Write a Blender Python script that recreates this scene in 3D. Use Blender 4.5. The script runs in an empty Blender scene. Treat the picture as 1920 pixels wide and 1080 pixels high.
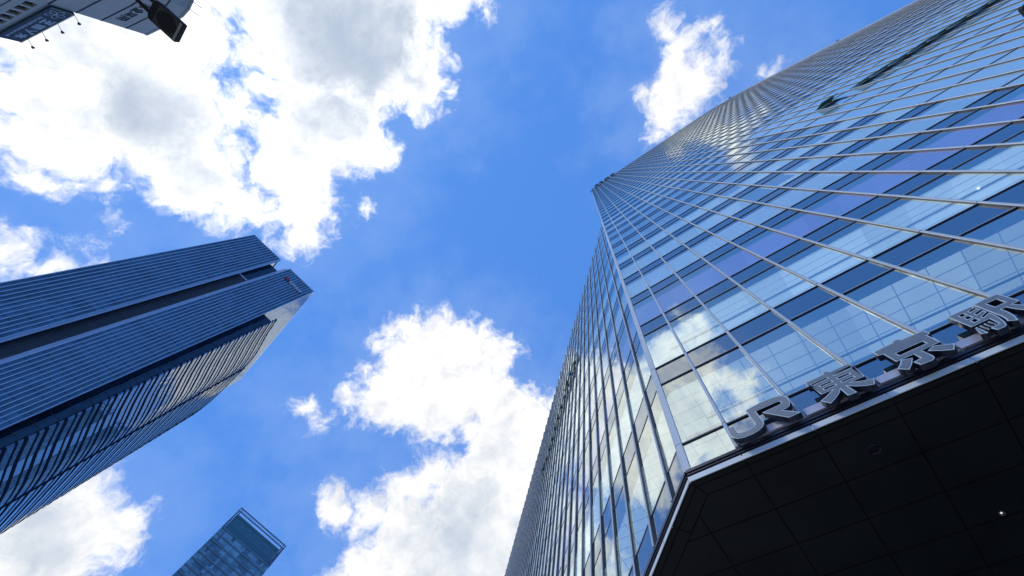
import bpy, bmesh, math, random
from mathutils import Vector, Matrix
random.seed(7)
C = bpy.context.scene.collection
sc = bpy.context.scene
EYE = 1.6            # camera height above the paving
U = 1.6              # one facade module in metres
R3 = ((0.81231925, 0.56034004, 0.16172962), (-0.51400884, 0.81887461, -0.25541982), (-0.27555823, 0.12435199, 0.95320735))
# ------------------------------------------------------------------ camera
cam = bpy.data.cameras.new('camera'); camo = bpy.data.objects.new('camera', cam); C.objects.link(camo)
cam.sensor_width = 36; cam.lens = 809.3266 / 1920 * 36; cam.clip_start = 0.05; cam.clip_end = 6000
r, d, f = [Vector(v) for v in R3]
m = Matrix.Identity(3)
for i in range(3):
    m[i][0] = r[i]; m[i][1] = -d[i]; m[i][2] = -f[i]
camo.matrix_world = Matrix.Translation((0, 0, EYE)) @ m.to_4x4()
sc.camera = camo
# ------------------------------------------------------------------ light, exposure
SUN_AZ, SUN_EL = -125.5, 51.5
sd = Vector((math.cos(math.radians(SUN_AZ)) * math.cos(math.radians(SUN_EL)), math.sin(math.radians(SUN_AZ)) * math.cos(math.radians(SUN_EL)), math.sin(math.radians(SUN_EL))))
sun = bpy.data.lights.new('sun', 'SUN'); sun.energy = 0.6; sun.angle = math.radians(10); sun.color = (1.0, 0.97, 0.93)
suno = bpy.data.objects.new('sun', sun); C.objects.link(suno); suno.location = sd * 500
suno.rotation_euler = (-sd).to_track_quat('-Z', 'Y').to_euler()
sc.view_settings.view_transform = 'Standard'; sc.view_settings.look = 'None'
sc.view_settings.gamma = 1; sc.view_settings.exposure = 1.0; sc.view_settings.use_curve_mapping = False
sc.render.engine = 'CYCLES'
sc.cycles.max_bounces = 8; sc.cycles.glossy_bounces = 4; sc.cycles.transparent_max_bounces = 10; sc.cycles.diffuse_bounces = 3
sc.cycles.caustics_reflective = False; sc.cycles.sample_clamp_indirect = 0.8
# ------------------------------------------------------------------ world: sky texture with cumulus in world directions
CL = [(-0.467,-0.615,0.635,0.148),(-0.225,-0.481,0.847,0.171),(-0.545,-0.498,0.675,0.121),(-0.518,-0.656,0.549,0.082),(-0.612,-0.517,0.598,0.094),(-0.24,-0.591,0.77,0.095),(-0.316,-0.628,0.711,0.082),(-0.364,-0.37,0.855,0.107),(-0.583,-0.393,0.711,0.078),(-0.463,-0.339,0.819,0.08),(-0.139,-0.581,0.802,0.053),(-0.656,-0.53,0.538,0.04),(-0.503,-0.271,0.821,0.061),(-0.181,-0.339,0.923,0.061),(-0.434,-0.693,0.576,0.034),(-0.059,-0.426,0.903,0.051),(-0.588,-0.324,0.741,0.05),(-0.411,-0.544,0.732,0.041),(-0.598,-0.604,0.527,0.029),(-0.561,-0.303,0.77,0.047),(-0.473,-0.455,0.754,0.037),(-0.376,-0.516,0.77,0.035),(-0.538,-0.22,0.814,0.042),(-0.457,-0.403,0.793,0.036),(-0.69,-0.466,0.554,0.026),(-0.397,-0.467,0.79,0.034),(-0.621,-0.581,0.527,0.022),(-0.329,-0.284,0.9,0.04),(-0.643,-0.558,0.525,0.022),(-0.443,-0.704,0.555,0.02),(-0.312,-0.672,0.671,0.023),(-0.513,-0.421,0.748,0.029),(-0.125,-0.357,0.926,0.033),(-0.499,-0.382,0.778,0.029),(-0.457,-0.436,0.775,0.028),(-0.092,-0.554,0.827,0.024),(-0.521,-0.393,0.758,0.028),(-0.689,-0.45,0.567,0.02),(-0.649,-0.43,0.627,0.022),(-0.685,-0.485,0.543,0.018),(-0.439,-0.457,0.774,0.024),(-0.227,-0.646,0.728,0.018),(-0.396,-0.7,0.595,0.015),(-0.048,-0.465,0.884,0.022),(-0.182,-0.285,0.941,0.025),(-0.102,-0.375,0.922,0.023),(-0.011,-0.406,0.914,0.021),(-0.321,-0.681,0.658,0.015),(-0.686,-0.514,0.515,0.014),(-0.524,-0.685,0.506,0.012),(0.013,-0.37,0.929,0.021),(-0.085,-0.389,0.917,0.021),(-0.597,-0.618,0.512,0.012),(-0.599,-0.575,0.558,0.013),(-0.571,-0.219,0.791,0.021),(-0.685,-0.441,0.58,0.015),(0.004,-0.391,0.92,0.019),(-0.367,-0.275,0.889,0.021),(-0.146,-0.615,0.775,0.015),(-0.399,-0.441,0.804,0.018),(-0.456,-0.705,0.543,0.011),(-0.075,-0.538,0.84,0.015),(-0.578,-0.261,0.774,0.017),(-0.375,-0.566,0.734,0.014),(-0.585,-0.596,0.55,0.01),(-0.144,-0.297,0.944,0.018),(-0.159,-0.289,0.944,0.018),(-0.328,-0.686,0.649,0.011),(-0.38,-0.7,0.605,0.01),(-0.66,-0.435,0.613,0.012),(-0.466,-0.24,0.852,0.017),(-0.625,-0.323,0.711,0.014),(-0.397,-0.491,0.775,0.014),(-0.58,-0.234,0.78,0.016),(-0.084,-0.569,0.818,0.012),(0.002,-0.357,0.934,0.015),(-0.679,-0.436,0.59,0.011),(-0.662,-0.545,0.514,0.009),(-0.049,-0.483,0.874,0.013),(-0.451,-0.482,0.751,0.012),(-0.206,-0.286,0.936,0.015),(-0.512,-0.691,0.51,0.007),(-0.504,-0.215,0.837,0.015),(-0.593,-0.625,0.507,0.008),(-0.434,-0.51,0.743,0.012),(-0.677,-0.529,0.512,0.008),(-0.663,-0.411,0.626,0.011),(-0.208,-0.646,0.735,0.01),(-0.539,-0.677,0.502,0.007),(-0.233,-0.655,0.718,0.01),(-0.285,-0.674,0.681,0.009),(-0.636,-0.397,0.662,0.011),(-0.219,-0.295,0.93,0.014),(-0.066,-0.526,0.848,0.011),(-0.272,-0.333,0.903,0.014),(-0.67,-0.537,0.513,0.008),(-0.64,-0.387,0.664,0.01),(-0.409,-0.516,0.753,0.011),(-0.336,-0.555,0.761,0.01),(-0.051,-0.492,0.869,0.01),(-0.464,-0.705,0.537,0.006),(-0.77,-0.399,0.498,0.03),(-0.791,-0.372,0.486,0.023),(-0.764,-0.35,0.542,0.02),(-0.788,-0.361,0.499,0.018),(-0.774,-0.354,0.525,0.019),(-0.757,-0.345,0.555,0.019),(-0.782,-0.357,0.512,0.018),(-0.757,-0.398,0.519,0.017),(-0.756,-0.427,0.496,0.015),(-0.75,-0.395,0.53,0.015),(-0.751,-0.338,0.568,0.015),(-0.745,-0.335,0.578,0.011),(-0.749,-0.386,0.539,0.009),(-0.749,-0.427,0.506,0.009),(-0.749,-0.423,0.511,0.008),(-0.804,-0.362,0.472,0.007),(-0.739,-0.332,0.586,0.008),(-0.752,-0.439,0.492,0.007),(-0.727,-0.365,0.581,0.007),(-0.723,-0.365,0.587,0.006),(-0.732,-0.366,0.575,0.006),(-0.72,-0.365,0.59,0.005),(-0.685,-0.379,0.622,0.0043),(-0.688,-0.381,0.618,0.0043),(-0.69,-0.383,0.614,0.0036),(-0.917,0.007,0.399,0.086),(-0.889,0.039,0.456,0.047),(-0.889,-0.044,0.457,0.041),(-0.939,0.011,0.343,0.032),(-0.924,-0.073,0.375,0.025),(-0.935,-0.034,0.353,0.019),(-0.914,0.107,0.391,0.02),(-0.931,-0.056,0.361,0.017),(-0.872,-0.064,0.484,0.018),(-0.871,0.043,0.489,0.017),(-0.897,0.082,0.434,0.016),(-0.894,-0.077,0.44,0.014),(-0.916,-0.086,0.391,0.012),(-0.873,-0.043,0.486,0.015),(-0.937,0.052,0.346,0.011),(-0.947,0.016,0.322,0.009),(-0.908,0.105,0.405,0.011),(-0.92,0.103,0.377,0.01),(-0.88,-0.009,0.475,0.01),(-0.94,-0.027,0.341,0.008),(-0.901,0.093,0.425,0.009),(-0.898,-0.084,0.432,0.009),(-0.521,0.488,0.7,0.158),(-0.503,0.189,0.843,0.138),(-0.647,0.42,0.637,0.108),(-0.413,0.412,0.812,0.122),(-0.719,0.382,0.58,0.06),(-0.428,0.301,0.852,0.076),(-0.607,0.154,0.78,0.061),(-0.454,0.61,0.65,0.048),(-0.384,0.231,0.894,0.058),(-0.647,0.326,0.689,0.048),(-0.687,0.315,0.655,0.046),(-0.612,0.352,0.708,0.048),(-0.729,0.257,0.634,0.042),(-0.579,0.341,0.74,0.045),(-0.375,0.51,0.774,0.039),(-0.491,0.319,0.811,0.038),(-0.54,0.058,0.839,0.039),(-0.753,0.372,0.543,0.027),(-0.614,0.512,0.602,0.026),(-0.419,0.603,0.679,0.026),(-0.384,0.174,0.907,0.031),(-0.645,0.117,0.755,0.027),(-0.606,0.095,0.789,0.025),(-0.497,0.602,0.626,0.02),(-0.503,0.056,0.863,0.026),(-0.757,0.348,0.553,0.019),(-0.374,0.541,0.754,0.022),(-0.602,0.215,0.769,0.023),(-0.695,0.442,0.566,0.017),(-0.543,0.345,0.765,0.021),(-0.476,0.06,0.877,0.023),(-0.402,0.593,0.697,0.018),(-0.532,0.305,0.79,0.02),(-0.598,0.532,0.6,0.015),(-0.432,0.644,0.631,0.015),(-0.392,0.146,0.908,0.02),(-0.649,0.147,0.746,0.017),(-0.36,0.326,0.874,0.019),(-0.344,0.504,0.792,0.017),(-0.376,0.557,0.74,0.016),(-0.43,0.088,0.899,0.017),(-0.344,0.34,0.875,0.016),(-0.633,0.504,0.587,0.012),(-0.516,0.594,0.617,0.012),(-0.707,0.434,0.558,0.012),(-0.754,0.333,0.566,0.012),(-0.702,0.27,0.659,0.013),(-0.333,0.35,0.875,0.015),(-0.568,0.077,0.82,0.014),(-0.379,0.567,0.731,0.013),(-0.383,0.574,0.723,0.012),(-0.388,0.581,0.715,0.012),(-0.593,0.238,0.769,0.014),(-0.299,0.437,0.848,0.013),(-0.706,0.076,0.704,0.0161),(-0.699,0.095,0.708,0.0153),(-0.699,0.114,0.706,0.0119),(-0.708,0.058,0.703,0.0085),(-0.704,0.124,0.7,0.0068),(-0.692,0.108,0.714,0.0059),(-0.689,0.103,0.717,0.0059),(-0.703,0.056,0.709,0.0059),(-0.419,-0.202,0.885,0.0166),(-0.433,-0.188,0.881,0.0094),(-0.407,-0.189,0.894,0.0065),(0.248,-0.037,0.968,0.062),(0.198,-0.012,0.98,0.043),(0.275,-0.084,0.958,0.038),(0.27,-0.124,0.955,0.026),(0.314,-0.091,0.945,0.02),(0.299,-0.016,0.954,0.02),(0.19,-0.055,0.98,0.021),(0.166,0.013,0.986,0.021),(0.273,-0.148,0.951,0.018),(0.327,-0.031,0.945,0.015),(0.321,-0.019,0.947,0.014),(0.225,0.019,0.974,0.014),(0.319,-0.07,0.945,0.012),(0.173,-0.061,0.983,0.013),(0.147,0.015,0.989,0.013),(0.24,-0.098,0.966,0.012),(0.257,-0.148,0.955,0.011),(0.325,-0.046,0.945,0.01),(0.172,-0.047,0.984,0.011),(0.291,0.001,0.957,0.01),(0.377,0.035,0.925,0.0079),(0.369,0.031,0.929,0.0065),(-0.035,-0.47,0.882,0.07),(-0.066,-0.576,0.815,0.063),(-0.065,-0.522,0.85,0.055),(0.018,-0.5,0.866,0.031),(0.012,-0.421,0.907,0.031),(0.041,-0.515,0.856,0.027),(-0.058,-0.414,0.908,0.03),(0.031,-0.399,0.916,0.024),(-0.003,-0.57,0.821,0.021),(0.038,-0.538,0.842,0.021),(-0.117,-0.606,0.787,0.02),(0.021,-0.38,0.925,0.019),(0.014,-0.56,0.828,0.016),(-0.038,-0.615,0.788,0.014),(0.029,-0.554,0.832,0.013),(-0.065,-0.39,0.919,0.015),(-0.005,-0.586,0.811,0.012),(-0.102,-0.49,0.866,0.014),(0.027,-0.442,0.897,0.013),(-0.113,-0.543,0.832,0.013),(-0.025,-0.607,0.794,0.012),(-0.011,-0.594,0.804,0.011),(-0.124,-0.593,0.796,0.011),(0.011,-0.367,0.93,0.012)]
GR = [(-0.557,-0.507,0.658,0.048),(-0.552,-0.446,0.705,0.049),(-0.229,-0.46,0.858,0.13),(-0.13,-0.422,0.897,0.105),(-0.135,-0.329,0.935,0.047),(-0.317,-0.408,0.856,0.073),(-0.255,-0.37,0.893,0.061),(-0.908,-0.03,0.419,0.033),(-0.574,0.44,0.691,0.04)]
w = bpy.data.worlds.new('World'); sc.world = w; w.use_nodes = True
nt = w.node_tree; N = nt.nodes; L = nt.links
bg = N['Background']; out = N['World Output']
def nd(t, **k):
    n = N.new(t)
    for a, b in k.items(): setattr(n, a, b)
    return n
def mth(op, a, b=None, c=None, clamp=False):
    n = N.new('ShaderNodeMath'); n.operation = op; n.use_clamp = clamp
    for i, v in enumerate((a, b, c)):
        if v is None: continue
        if isinstance(v, (int, float)): n.inputs[i].default_value = v
        else: L.new(v, n.inputs[i])
    return n.outputs[0]
def vm(op, a, b):
    n = N.new('ShaderNodeVectorMath'); n.operation = op
    for i, v in enumerate((a, b)):
        if isinstance(v, (tuple, Vector)): n.inputs[i].default_value = v
        else: L.new(v, n.inputs[i])
    return n
sky = nd('ShaderNodeTexSky'); sky.sky_type = 'NISHITA'; sky.sun_disc = False
sky.sun_elevation = math.radians(SUN_EL); sky.sun_rotation = math.radians(90 - SUN_AZ)
sky.altitude = 50; sky.air_density = 1.0; sky.dust_density = 0.6; sky.ozone_density = 2.0
tc = nd('ShaderNodeTexCoord'); D0 = tc.outputs['Generated']
def noise(vec, scale, detail, rough, dist=0.0):
    n = nd('ShaderNodeTexNoise'); n.inputs['Scale'].default_value = scale; n.inputs['Detail'].default_value = detail
    n.inputs['Roughness'].default_value = rough; n.inputs['Distortion'].default_value = dist
    L.new(vec, n.inputs['Vector']); return n
# curl the cloud outlines: large billows, then fine cauliflower
w1 = noise(D0, 16.0, 3.0, 0.55); o1 = vm('SUBTRACT', w1.outputs['Color'], (0.5, 0.5, 0.5)); s1 = vm('MULTIPLY', o1.outputs[0], (0.06, 0.06, 0.06))
D1 = vm('ADD', D0, s1.outputs[0])
w2 = noise(D1.outputs[0], 55.0, 5.0, 0.62); o2 = vm('SUBTRACT', w2.outputs['Color'], (0.5, 0.5, 0.5)); s2 = vm('MULTIPLY', o2.outputs[0], (0.042, 0.042, 0.042))
D2 = vm('ADD', D1.outputs[0], s2.outputs[0]).outputs[0]
def union(lst, vec, smooth=0.0):
    acc = None
    for x, y, z, rr in lst:
        v = mth('SUBTRACT', rr, vm('DISTANCE', vec, (x, y, z)).outputs['Value'])
        acc = v if acc is None else (mth('SMOOTH_MAX', acc, v, smooth) if smooth else mth('MAXIMUM', acc, v))
    return acc
sdist = union(CL, D2)
fb = noise(D1.outputs[0], 24.0, 9.0, 0.62)
fbc = mth('MULTIPLY', mth('SUBTRACT', fb.outputs['Fac'], 0.5), 0.085)
cov = mth('ADD', sdist, fbc)
mr = nd('ShaderNodeMapRange'); mr.interpolation_type = 'SMOOTHSTEP'
mr.inputs['From Min'].default_value = -0.014; mr.inputs['From Max'].default_value = 0.030; L.new(cov, mr.inputs['Value'])
alpha = mr.outputs['Result']
# thick parts turn grey, rims stay bright, brighter towards the sun
gdist = union(GR, D1.outputs[0], 0.08)
gn = noise(D0, 9.0, 7.0, 0.6)
gsum = mth('ADD', mth('MULTIPLY', gdist, 5.0), mth('MULTIPLY', mth('SUBTRACT', gn.outputs['Fac'], 0.5), 2.0))
thick = nd('ShaderNodeMapRange'); thick.interpolation_type = 'SMOOTHSTEP'
thick.inputs['From Min'].default_value = 0.005; thick.inputs['From Max'].default_value = 0.075; L.new(cov, thick.inputs['Value'])
gsm = nd('ShaderNodeMapRange'); gsm.interpolation_type = 'SMOOTHSTEP'
gsm.inputs['From Min'].default_value = -1.25; gsm.inputs['From Max'].default_value = 1.0; L.new(gsum, gsm.inputs['Value'])
gfac = mth('MULTIPLY', gsm.outputs['Result'], thick.outputs['Result'])
sdd = vm('DISTANCE', D0, tuple(sd)).outputs['Value']
glow = mth('POWER', 2.718, mth('MULTIPLY', mth('MULTIPLY', sdd, sdd), -5.0))
# billow relief: density falls off towards the sun on lit sides
offv = vm('ADD', D1.outputs[0], tuple(sd * 0.03)).outputs[0]
ra = noise(D1.outputs[0], 13.0, 7.0, 0.6); rb2 = noise(offv, 13.0, 7.0, 0.6)
relief = mth('MULTIPLY', mth('SUBTRACT', ra.outputs['Fac'], rb2.outputs['Fac']), 1.0)
bright = mth('MULTIPLY', mth('ADD', 5.2, mth('MULTIPLY', glow, 1.6)), 1.0)
lit = vm('SCALE', (1.0, 1.0, 1.0), (0, 0, 0)); L.new(bright, lit.inputs['Scale'])
rv = nd('ShaderNodeCombineXYZ')
for i_, k_ in enumerate((1.12, 1.0, 0.72)): L.new(mth('ADD', 1.0, mth('MULTIPLY', relief, k_)), rv.inputs[i_])
lit2 = nd('ShaderNodeVectorMath', operation='MULTIPLY'); L.new(lit.outputs[0], lit2.inputs[0]); L.new(rv.outputs[0], lit2.inputs[1])
wh = nd('ShaderNodeMix', data_type='VECTOR'); L.new(gfac, wh.inputs['Factor']); L.new(lit2.outputs[0], wh.inputs['A'])
wh.inputs['B'].default_value = (2.3, 2.8, 3.55)
# deepen the sky's blue a little (clear summer air), keep its own gradient
gm = nd('ShaderNodeGamma'); gm.inputs['Gamma'].default_value = 0.14; L.new(sky.outputs['Color'], gm.inputs['Color'])
skc = vm('MULTIPLY', gm.outputs['Color'], (0.45, 1.30, 3.45))
vmr = nd('ShaderNodeMapRange'); vmr.interpolation_type = 'SMOOTHSTEP'; vmr.inputs['From Min'].default_value = -0.17; vmr.inputs['From Max'].default_value = 0.03; vmr.inputs['To Max'].default_value = 0.12
L.new(mth('ADD', sdist, mth('MULTIPLY', mth('SUBTRACT', w1.outputs['Fac'], 0.5), 0.25)), vmr.inputs['Value'])
veil = nd('ShaderNodeMix', data_type='VECTOR'); L.new(vmr.outputs['Result'], veil.inputs['Factor']); L.new(skc.outputs[0], veil.inputs['A']); veil.inputs['B'].default_value = (3.6, 4.3, 5.2)
mx = nd('ShaderNodeMix', data_type='VECTOR'); L.new(alpha, mx.inputs['Factor']); L.new(veil.outputs['Result'], mx.inputs['A']); L.new(wh.outputs['Result'], mx.inputs['B'])
L.new(mx.outputs['Result'], bg.inputs['Color']); bg.inputs['Strength'].default_value = 0.1
w.cycles.sampling_method = 'MANUAL'; w.cycles.sample_map_resolution = 512
# ================================================================== helpers
def link(o): C.objects.link(o); return o
def tag(o, label, cat, group=None, kind=None):
    if label: o['label'] = label
    if cat: o['category'] = cat
    if group: o['group'] = group
    if kind: o['kind'] = kind
    return o
def empty(name, loc=(0, 0, 0)):
    o = link(bpy.data.objects.new(name, None)); o.location = loc; o.empty_display_size = 0.3; return o
class MB:
    """collects polygons; build() links them as ONE mesh object"""
    def __init__(s): s.v = []; s.f = []; s.mi = []
    def poly(s, pts, m=0):
        n = len(s.v); s.v += [tuple(p) for p in pts]; s.f.append(tuple(range(n, n + len(pts)))); s.mi.append(m)
    def hexa(s, p, m=0):
        """p: 8 points, bottom ring 0-3 then top ring 4-7"""
        n = len(s.v); s.v += [tuple(q) for q in p]
        for f in ((3, 2, 1, 0), (4, 5, 6, 7), (0, 1, 5, 4), (1, 2, 6, 5), (2, 3, 7, 6), (3, 0, 4, 7)):
            s.f.append(tuple(n + i for i in f)); s.mi.append(m)
    def box(s, o, ax, ay, az, m=0):
        """box from corner o along three vectors"""
        o, ax, ay, az = Vector(o), Vector(ax), Vector(ay), Vector(az)
        s.hexa([o, o + ax, o + ax + ay, o + ay, o + az, o + ax + az, o + ax + ay + az, o + ay + az], m)
    def prism(s, ring, z0, z1, m=0, top=True, bottom=True):
        n = len(ring)
        for i in range(n):
            a, b = ring[i], ring[(i + 1) % n]
            s.poly([(a[0], a[1], z0), (b[0], b[1], z0), (b[0], b[1], z1), (a[0], a[1], z1)], m)
        if top: s.poly([(a[0], a[1], z1) for a in ring], m)
        if bottom: s.poly([(a[0], a[1], z0) for a in reversed(ring)], m)
    def tube(s, p0, p1, r, n=8, m=0, r1=None):
        p0, p1 = Vector(p0), Vector(p1); ax = (p1 - p0).normalized(); r1 = r if r1 is None else r1
        u = ax.orthogonal().normalized(); w_ = ax.cross(u)
        A = [p0 + (u * math.cos(t) + w_ * math.sin(t)) * r for t in [2 * math.pi * i / n for i in range(n)]]
        B = [p1 + (u * math.cos(t) + w_ * math.sin(t)) * r1 for t in [2 * math.pi * i / n for i in range(n)]]
        for i in range(n): s.poly([A[i], A[(i + 1) % n], B[(i + 1) % n], B[i]], m)
        s.poly(list(reversed(A)), m); s.poly(B, m)
    def sweep(s, path, prof, m=0, caps=True):
        """path: list of (point, outward 2-vector); prof: list of (out, z) closed ring"""
        rings = [[(p[0] + o[0] * a, p[1] + o[1] * a, p[2] + b) for a, b in prof] for p, o in path]
        k = len(prof)
        for A, B in zip(rings, rings[1:]):
            for i in range(k): s.poly([A[i], B[i], B[(i + 1) % k], A[(i + 1) % k]], m)
        if caps: s.poly(rings[0], m); s.poly(list(reversed(rings[-1])), m)
    def build(s, name, mats, parent=None, smooth=False):
        me = bpy.data.meshes.new(name); me.from_pydata(s.v, [], s.f)
        if not isinstance(mats, (list, tuple)): mats = [mats]
        for mm in mats: me.materials.append(mm)
        if len(mats) > 1: me.polygons.foreach_set('material_index', s.mi)
        bm = bmesh.new(); bm.from_mesh(me); bmesh.ops.remove_doubles(bm, verts=bm.verts, dist=1e-5) if smooth else None
        bmesh.ops.recalc_face_normals(bm, faces=bm.faces) if smooth else None
        bm.to_mesh(me); bm.free()
        if smooth:
            for p in me.polygons: p.use_smooth = True
        me.update(); o = link(bpy.data.objects.new(name, me))
        if parent: o.parent = parent; o.matrix_parent_inverse = Matrix.Translation(-parent.location)
        return o
# ------------------------------------------------------------------ materials
def mat(name):
    m = bpy.data.materials.new(name); m.use_nodes = True
    return m, m.node_tree, m.node_tree.nodes['Principled BSDF']
def node(t, typ, **k):
    n = t.nodes.new(typ)
    for a, b in k.items(): setattr(n, a, b)
    return n
def tmath(t, op, a, b=None, clamp=False):
    n = t.nodes.new('ShaderNodeMath'); n.operation = op; n.use_clamp = clamp
    for i, v in enumerate((a, b)):
        if v is None: continue
        if isinstance(v, (int, float)): n.inputs[i].default_value = v
        else: t.links.new(v, n.inputs[i])
    return n.outputs[0]
def plain(name, col, rough=0.5, metal=0.0, var=0.12, scale=3.0, spec=0.5, glow=0.0):
    """paint, metal or stone with uneven tone and worn gloss"""
    m, t, b = mat(name)
    tcn = node(t, 'ShaderNodeTexCoord')
    n = node(t, 'ShaderNodeTexNoise'); n.inputs['Scale'].default_value = scale; n.inputs['Detail'].default_value = 6; n.inputs['Roughness'].default_value = 0.65
    t.links.new(tcn.outputs['Object'], n.inputs['Vector'])
    mr = node(t, 'ShaderNodeMapRange'); mr.inputs['From Min'].default_value = 0.3; mr.inputs['From Max'].default_value = 0.7
    mr.inputs['To Min'].default_value = 1 - var; mr.inputs['To Max'].default_value = 1 + var; t.links.new(n.outputs['Fac'], mr.inputs['Value'])
    v = node(t, 'ShaderNodeVectorMath', operation='SCALE'); v.inputs[0].default_value = col; t.links.new(mr.outputs[0], v.inputs['Scale'])
    t.links.new(v.outputs[0], b.inputs['Base Color'])
    mr2 = node(t, 'ShaderNodeMapRange'); mr2.inputs['From Min'].default_value = 0.3; mr2.inputs['From Max'].default_value = 0.7
    mr2.inputs['To Min'].default_value = max(0.02, rough * 0.8); mr2.inputs['To Max'].default_value = min(1, rough * 1.2); t.links.new(n.outputs['Fac'], mr2.inputs['Value'])
    t.links.new(mr2.outputs[0], b.inputs['Roughness'])
    b.inputs['Metallic'].default_value = metal; b.inputs['Specular IOR Level'].default_value = spec
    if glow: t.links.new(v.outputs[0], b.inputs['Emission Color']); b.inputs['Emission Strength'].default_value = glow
    return m
def glass(name, tint, refl, r0, opaque=None, wave=0.0, cell=None, tone=0.0, cofs=(0, 0, 0)):
    """coated window glass: mirror-like with a facing-dependent share, tinted see-through or an opaque back"""
    m, t, b = mat(name); t.nodes.remove(b); o = t.nodes['Material Output']
    lw = node(t, 'ShaderNodeLayerWeight'); lw.inputs['Blend'].default_value = 0.5
    p5 = tmath(t, 'POWER', lw.outputs['Facing'], 5.0)
    fac = tmath(t, 'ADD', tmath(t, 'MULTIPLY', p5, 1 - r0), r0, clamp=True)
    g = node(t, 'ShaderNodeBsdfGlossy'); g.inputs['Color'].default_value = (*refl, 1); g.inputs['Roughness'].default_value = 0.015
    if wave:
        tcn = node(t, 'ShaderNodeTexCoord'); n = node(t, 'ShaderNodeTexNoise'); n.inputs['Scale'].default_value = 0.55; n.inputs['Detail'].default_value = 2
        t.links.new(tcn.outputs['Object'], n.inputs['Vector'])
        bp = node(t, 'ShaderNodeBump'); bp.inputs['Strength'].default_value = wave; bp.inputs['Distance'].default_value = 0.02
        t.links.new(n.outputs['Fac'], bp.inputs['Height']); t.links.new(bp.outputs[0], g.inputs['Normal'])
    if opaque is None:
        a = node(t, 'ShaderNodeBsdfTransparent'); a.inputs['Color'].default_value = (*tint, 1)
        if cell:   # every pane of a coating batch reflects a little differently
            tc2 = node(t, 'ShaderNodeTexCoord'); sb2 = node(t, 'ShaderNodeVectorMath', operation='SUBTRACT'); sb2.inputs[1].default_value = cofs; t.links.new(tc2.outputs['Object'], sb2.inputs[0])
            dv2 = node(t, 'ShaderNodeVectorMath', operation='DIVIDE'); dv2.inputs[1].default_value = cell; t.links.new(sb2.outputs[0], dv2.inputs[0])
            fl2 = node(t, 'ShaderNodeVectorMath', operation='FLOOR'); t.links.new(dv2.outputs[0], fl2.inputs[0]); wn2 = node(t, 'ShaderNodeTexWhiteNoise'); t.links.new(fl2.outputs[0], wn2.inputs['Vector'])
            fac = tmath(t, 'MULTIPLY', fac, tmath(t, 'ADD', tmath(t, 'MULTIPLY', wn2.outputs['Value'], tone), 1 - tone / 2), clamp=True)
    else:
        a = node(t, 'ShaderNodeBsdfDiffuse'); a.inputs['Color'].default_value = (*opaque, 1)
        if cell:
            tcn = node(t, 'ShaderNodeTexCoord'); d = node(t, 'ShaderNodeVectorMath', operation='DIVIDE'); d.inputs[1].default_value = cell
            t.links.new(tcn.outputs['Object'], d.inputs[0]); fl = node(t, 'ShaderNodeVectorMath', operation='FLOOR'); t.links.new(d.outputs[0], fl.inputs[0])
            wn = node(t, 'ShaderNodeTexWhiteNoise'); wn.noise_dimensions = '3D'; t.links.new(fl.outputs[0], wn.inputs['Vector'])
            n2 = node(t, 'ShaderNodeTexNoise'); n2.inputs['Scale'].default_value = 0.03; n2.inputs['Detail'].default_value = 3; t.links.new(tcn.outputs['Object'], n2.inputs['Vector'])
            s_ = tmath(t, 'ADD', tmath(t, 'MULTIPLY', tmath(t, 'SUBTRACT', wn.outputs['Value'], 0.5), tone), tmath(t, 'MULTIPLY', tmath(t, 'SUBTRACT', n2.outputs['Fac'], 0.5), tone))
            v = node(t, 'ShaderNodeVectorMath', operation='SCALE'); v.inputs[0].default_value = opaque; t.links.new(tmath(t, 'ADD', s_, 1.0), v.inputs['Scale'])
            t.links.new(v.outputs[0], a.inputs['Color'])
    mx_ = node(t, 'ShaderNodeMixShader'); t.links.new(fac, mx_.inputs[0]); t.links.new(a.outputs[0], mx_.inputs[1]); t.links.new(g.outputs[0], mx_.inputs[2])
    t.links.new(mx_.outputs[0], o.inputs['Surface']); return m
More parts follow.
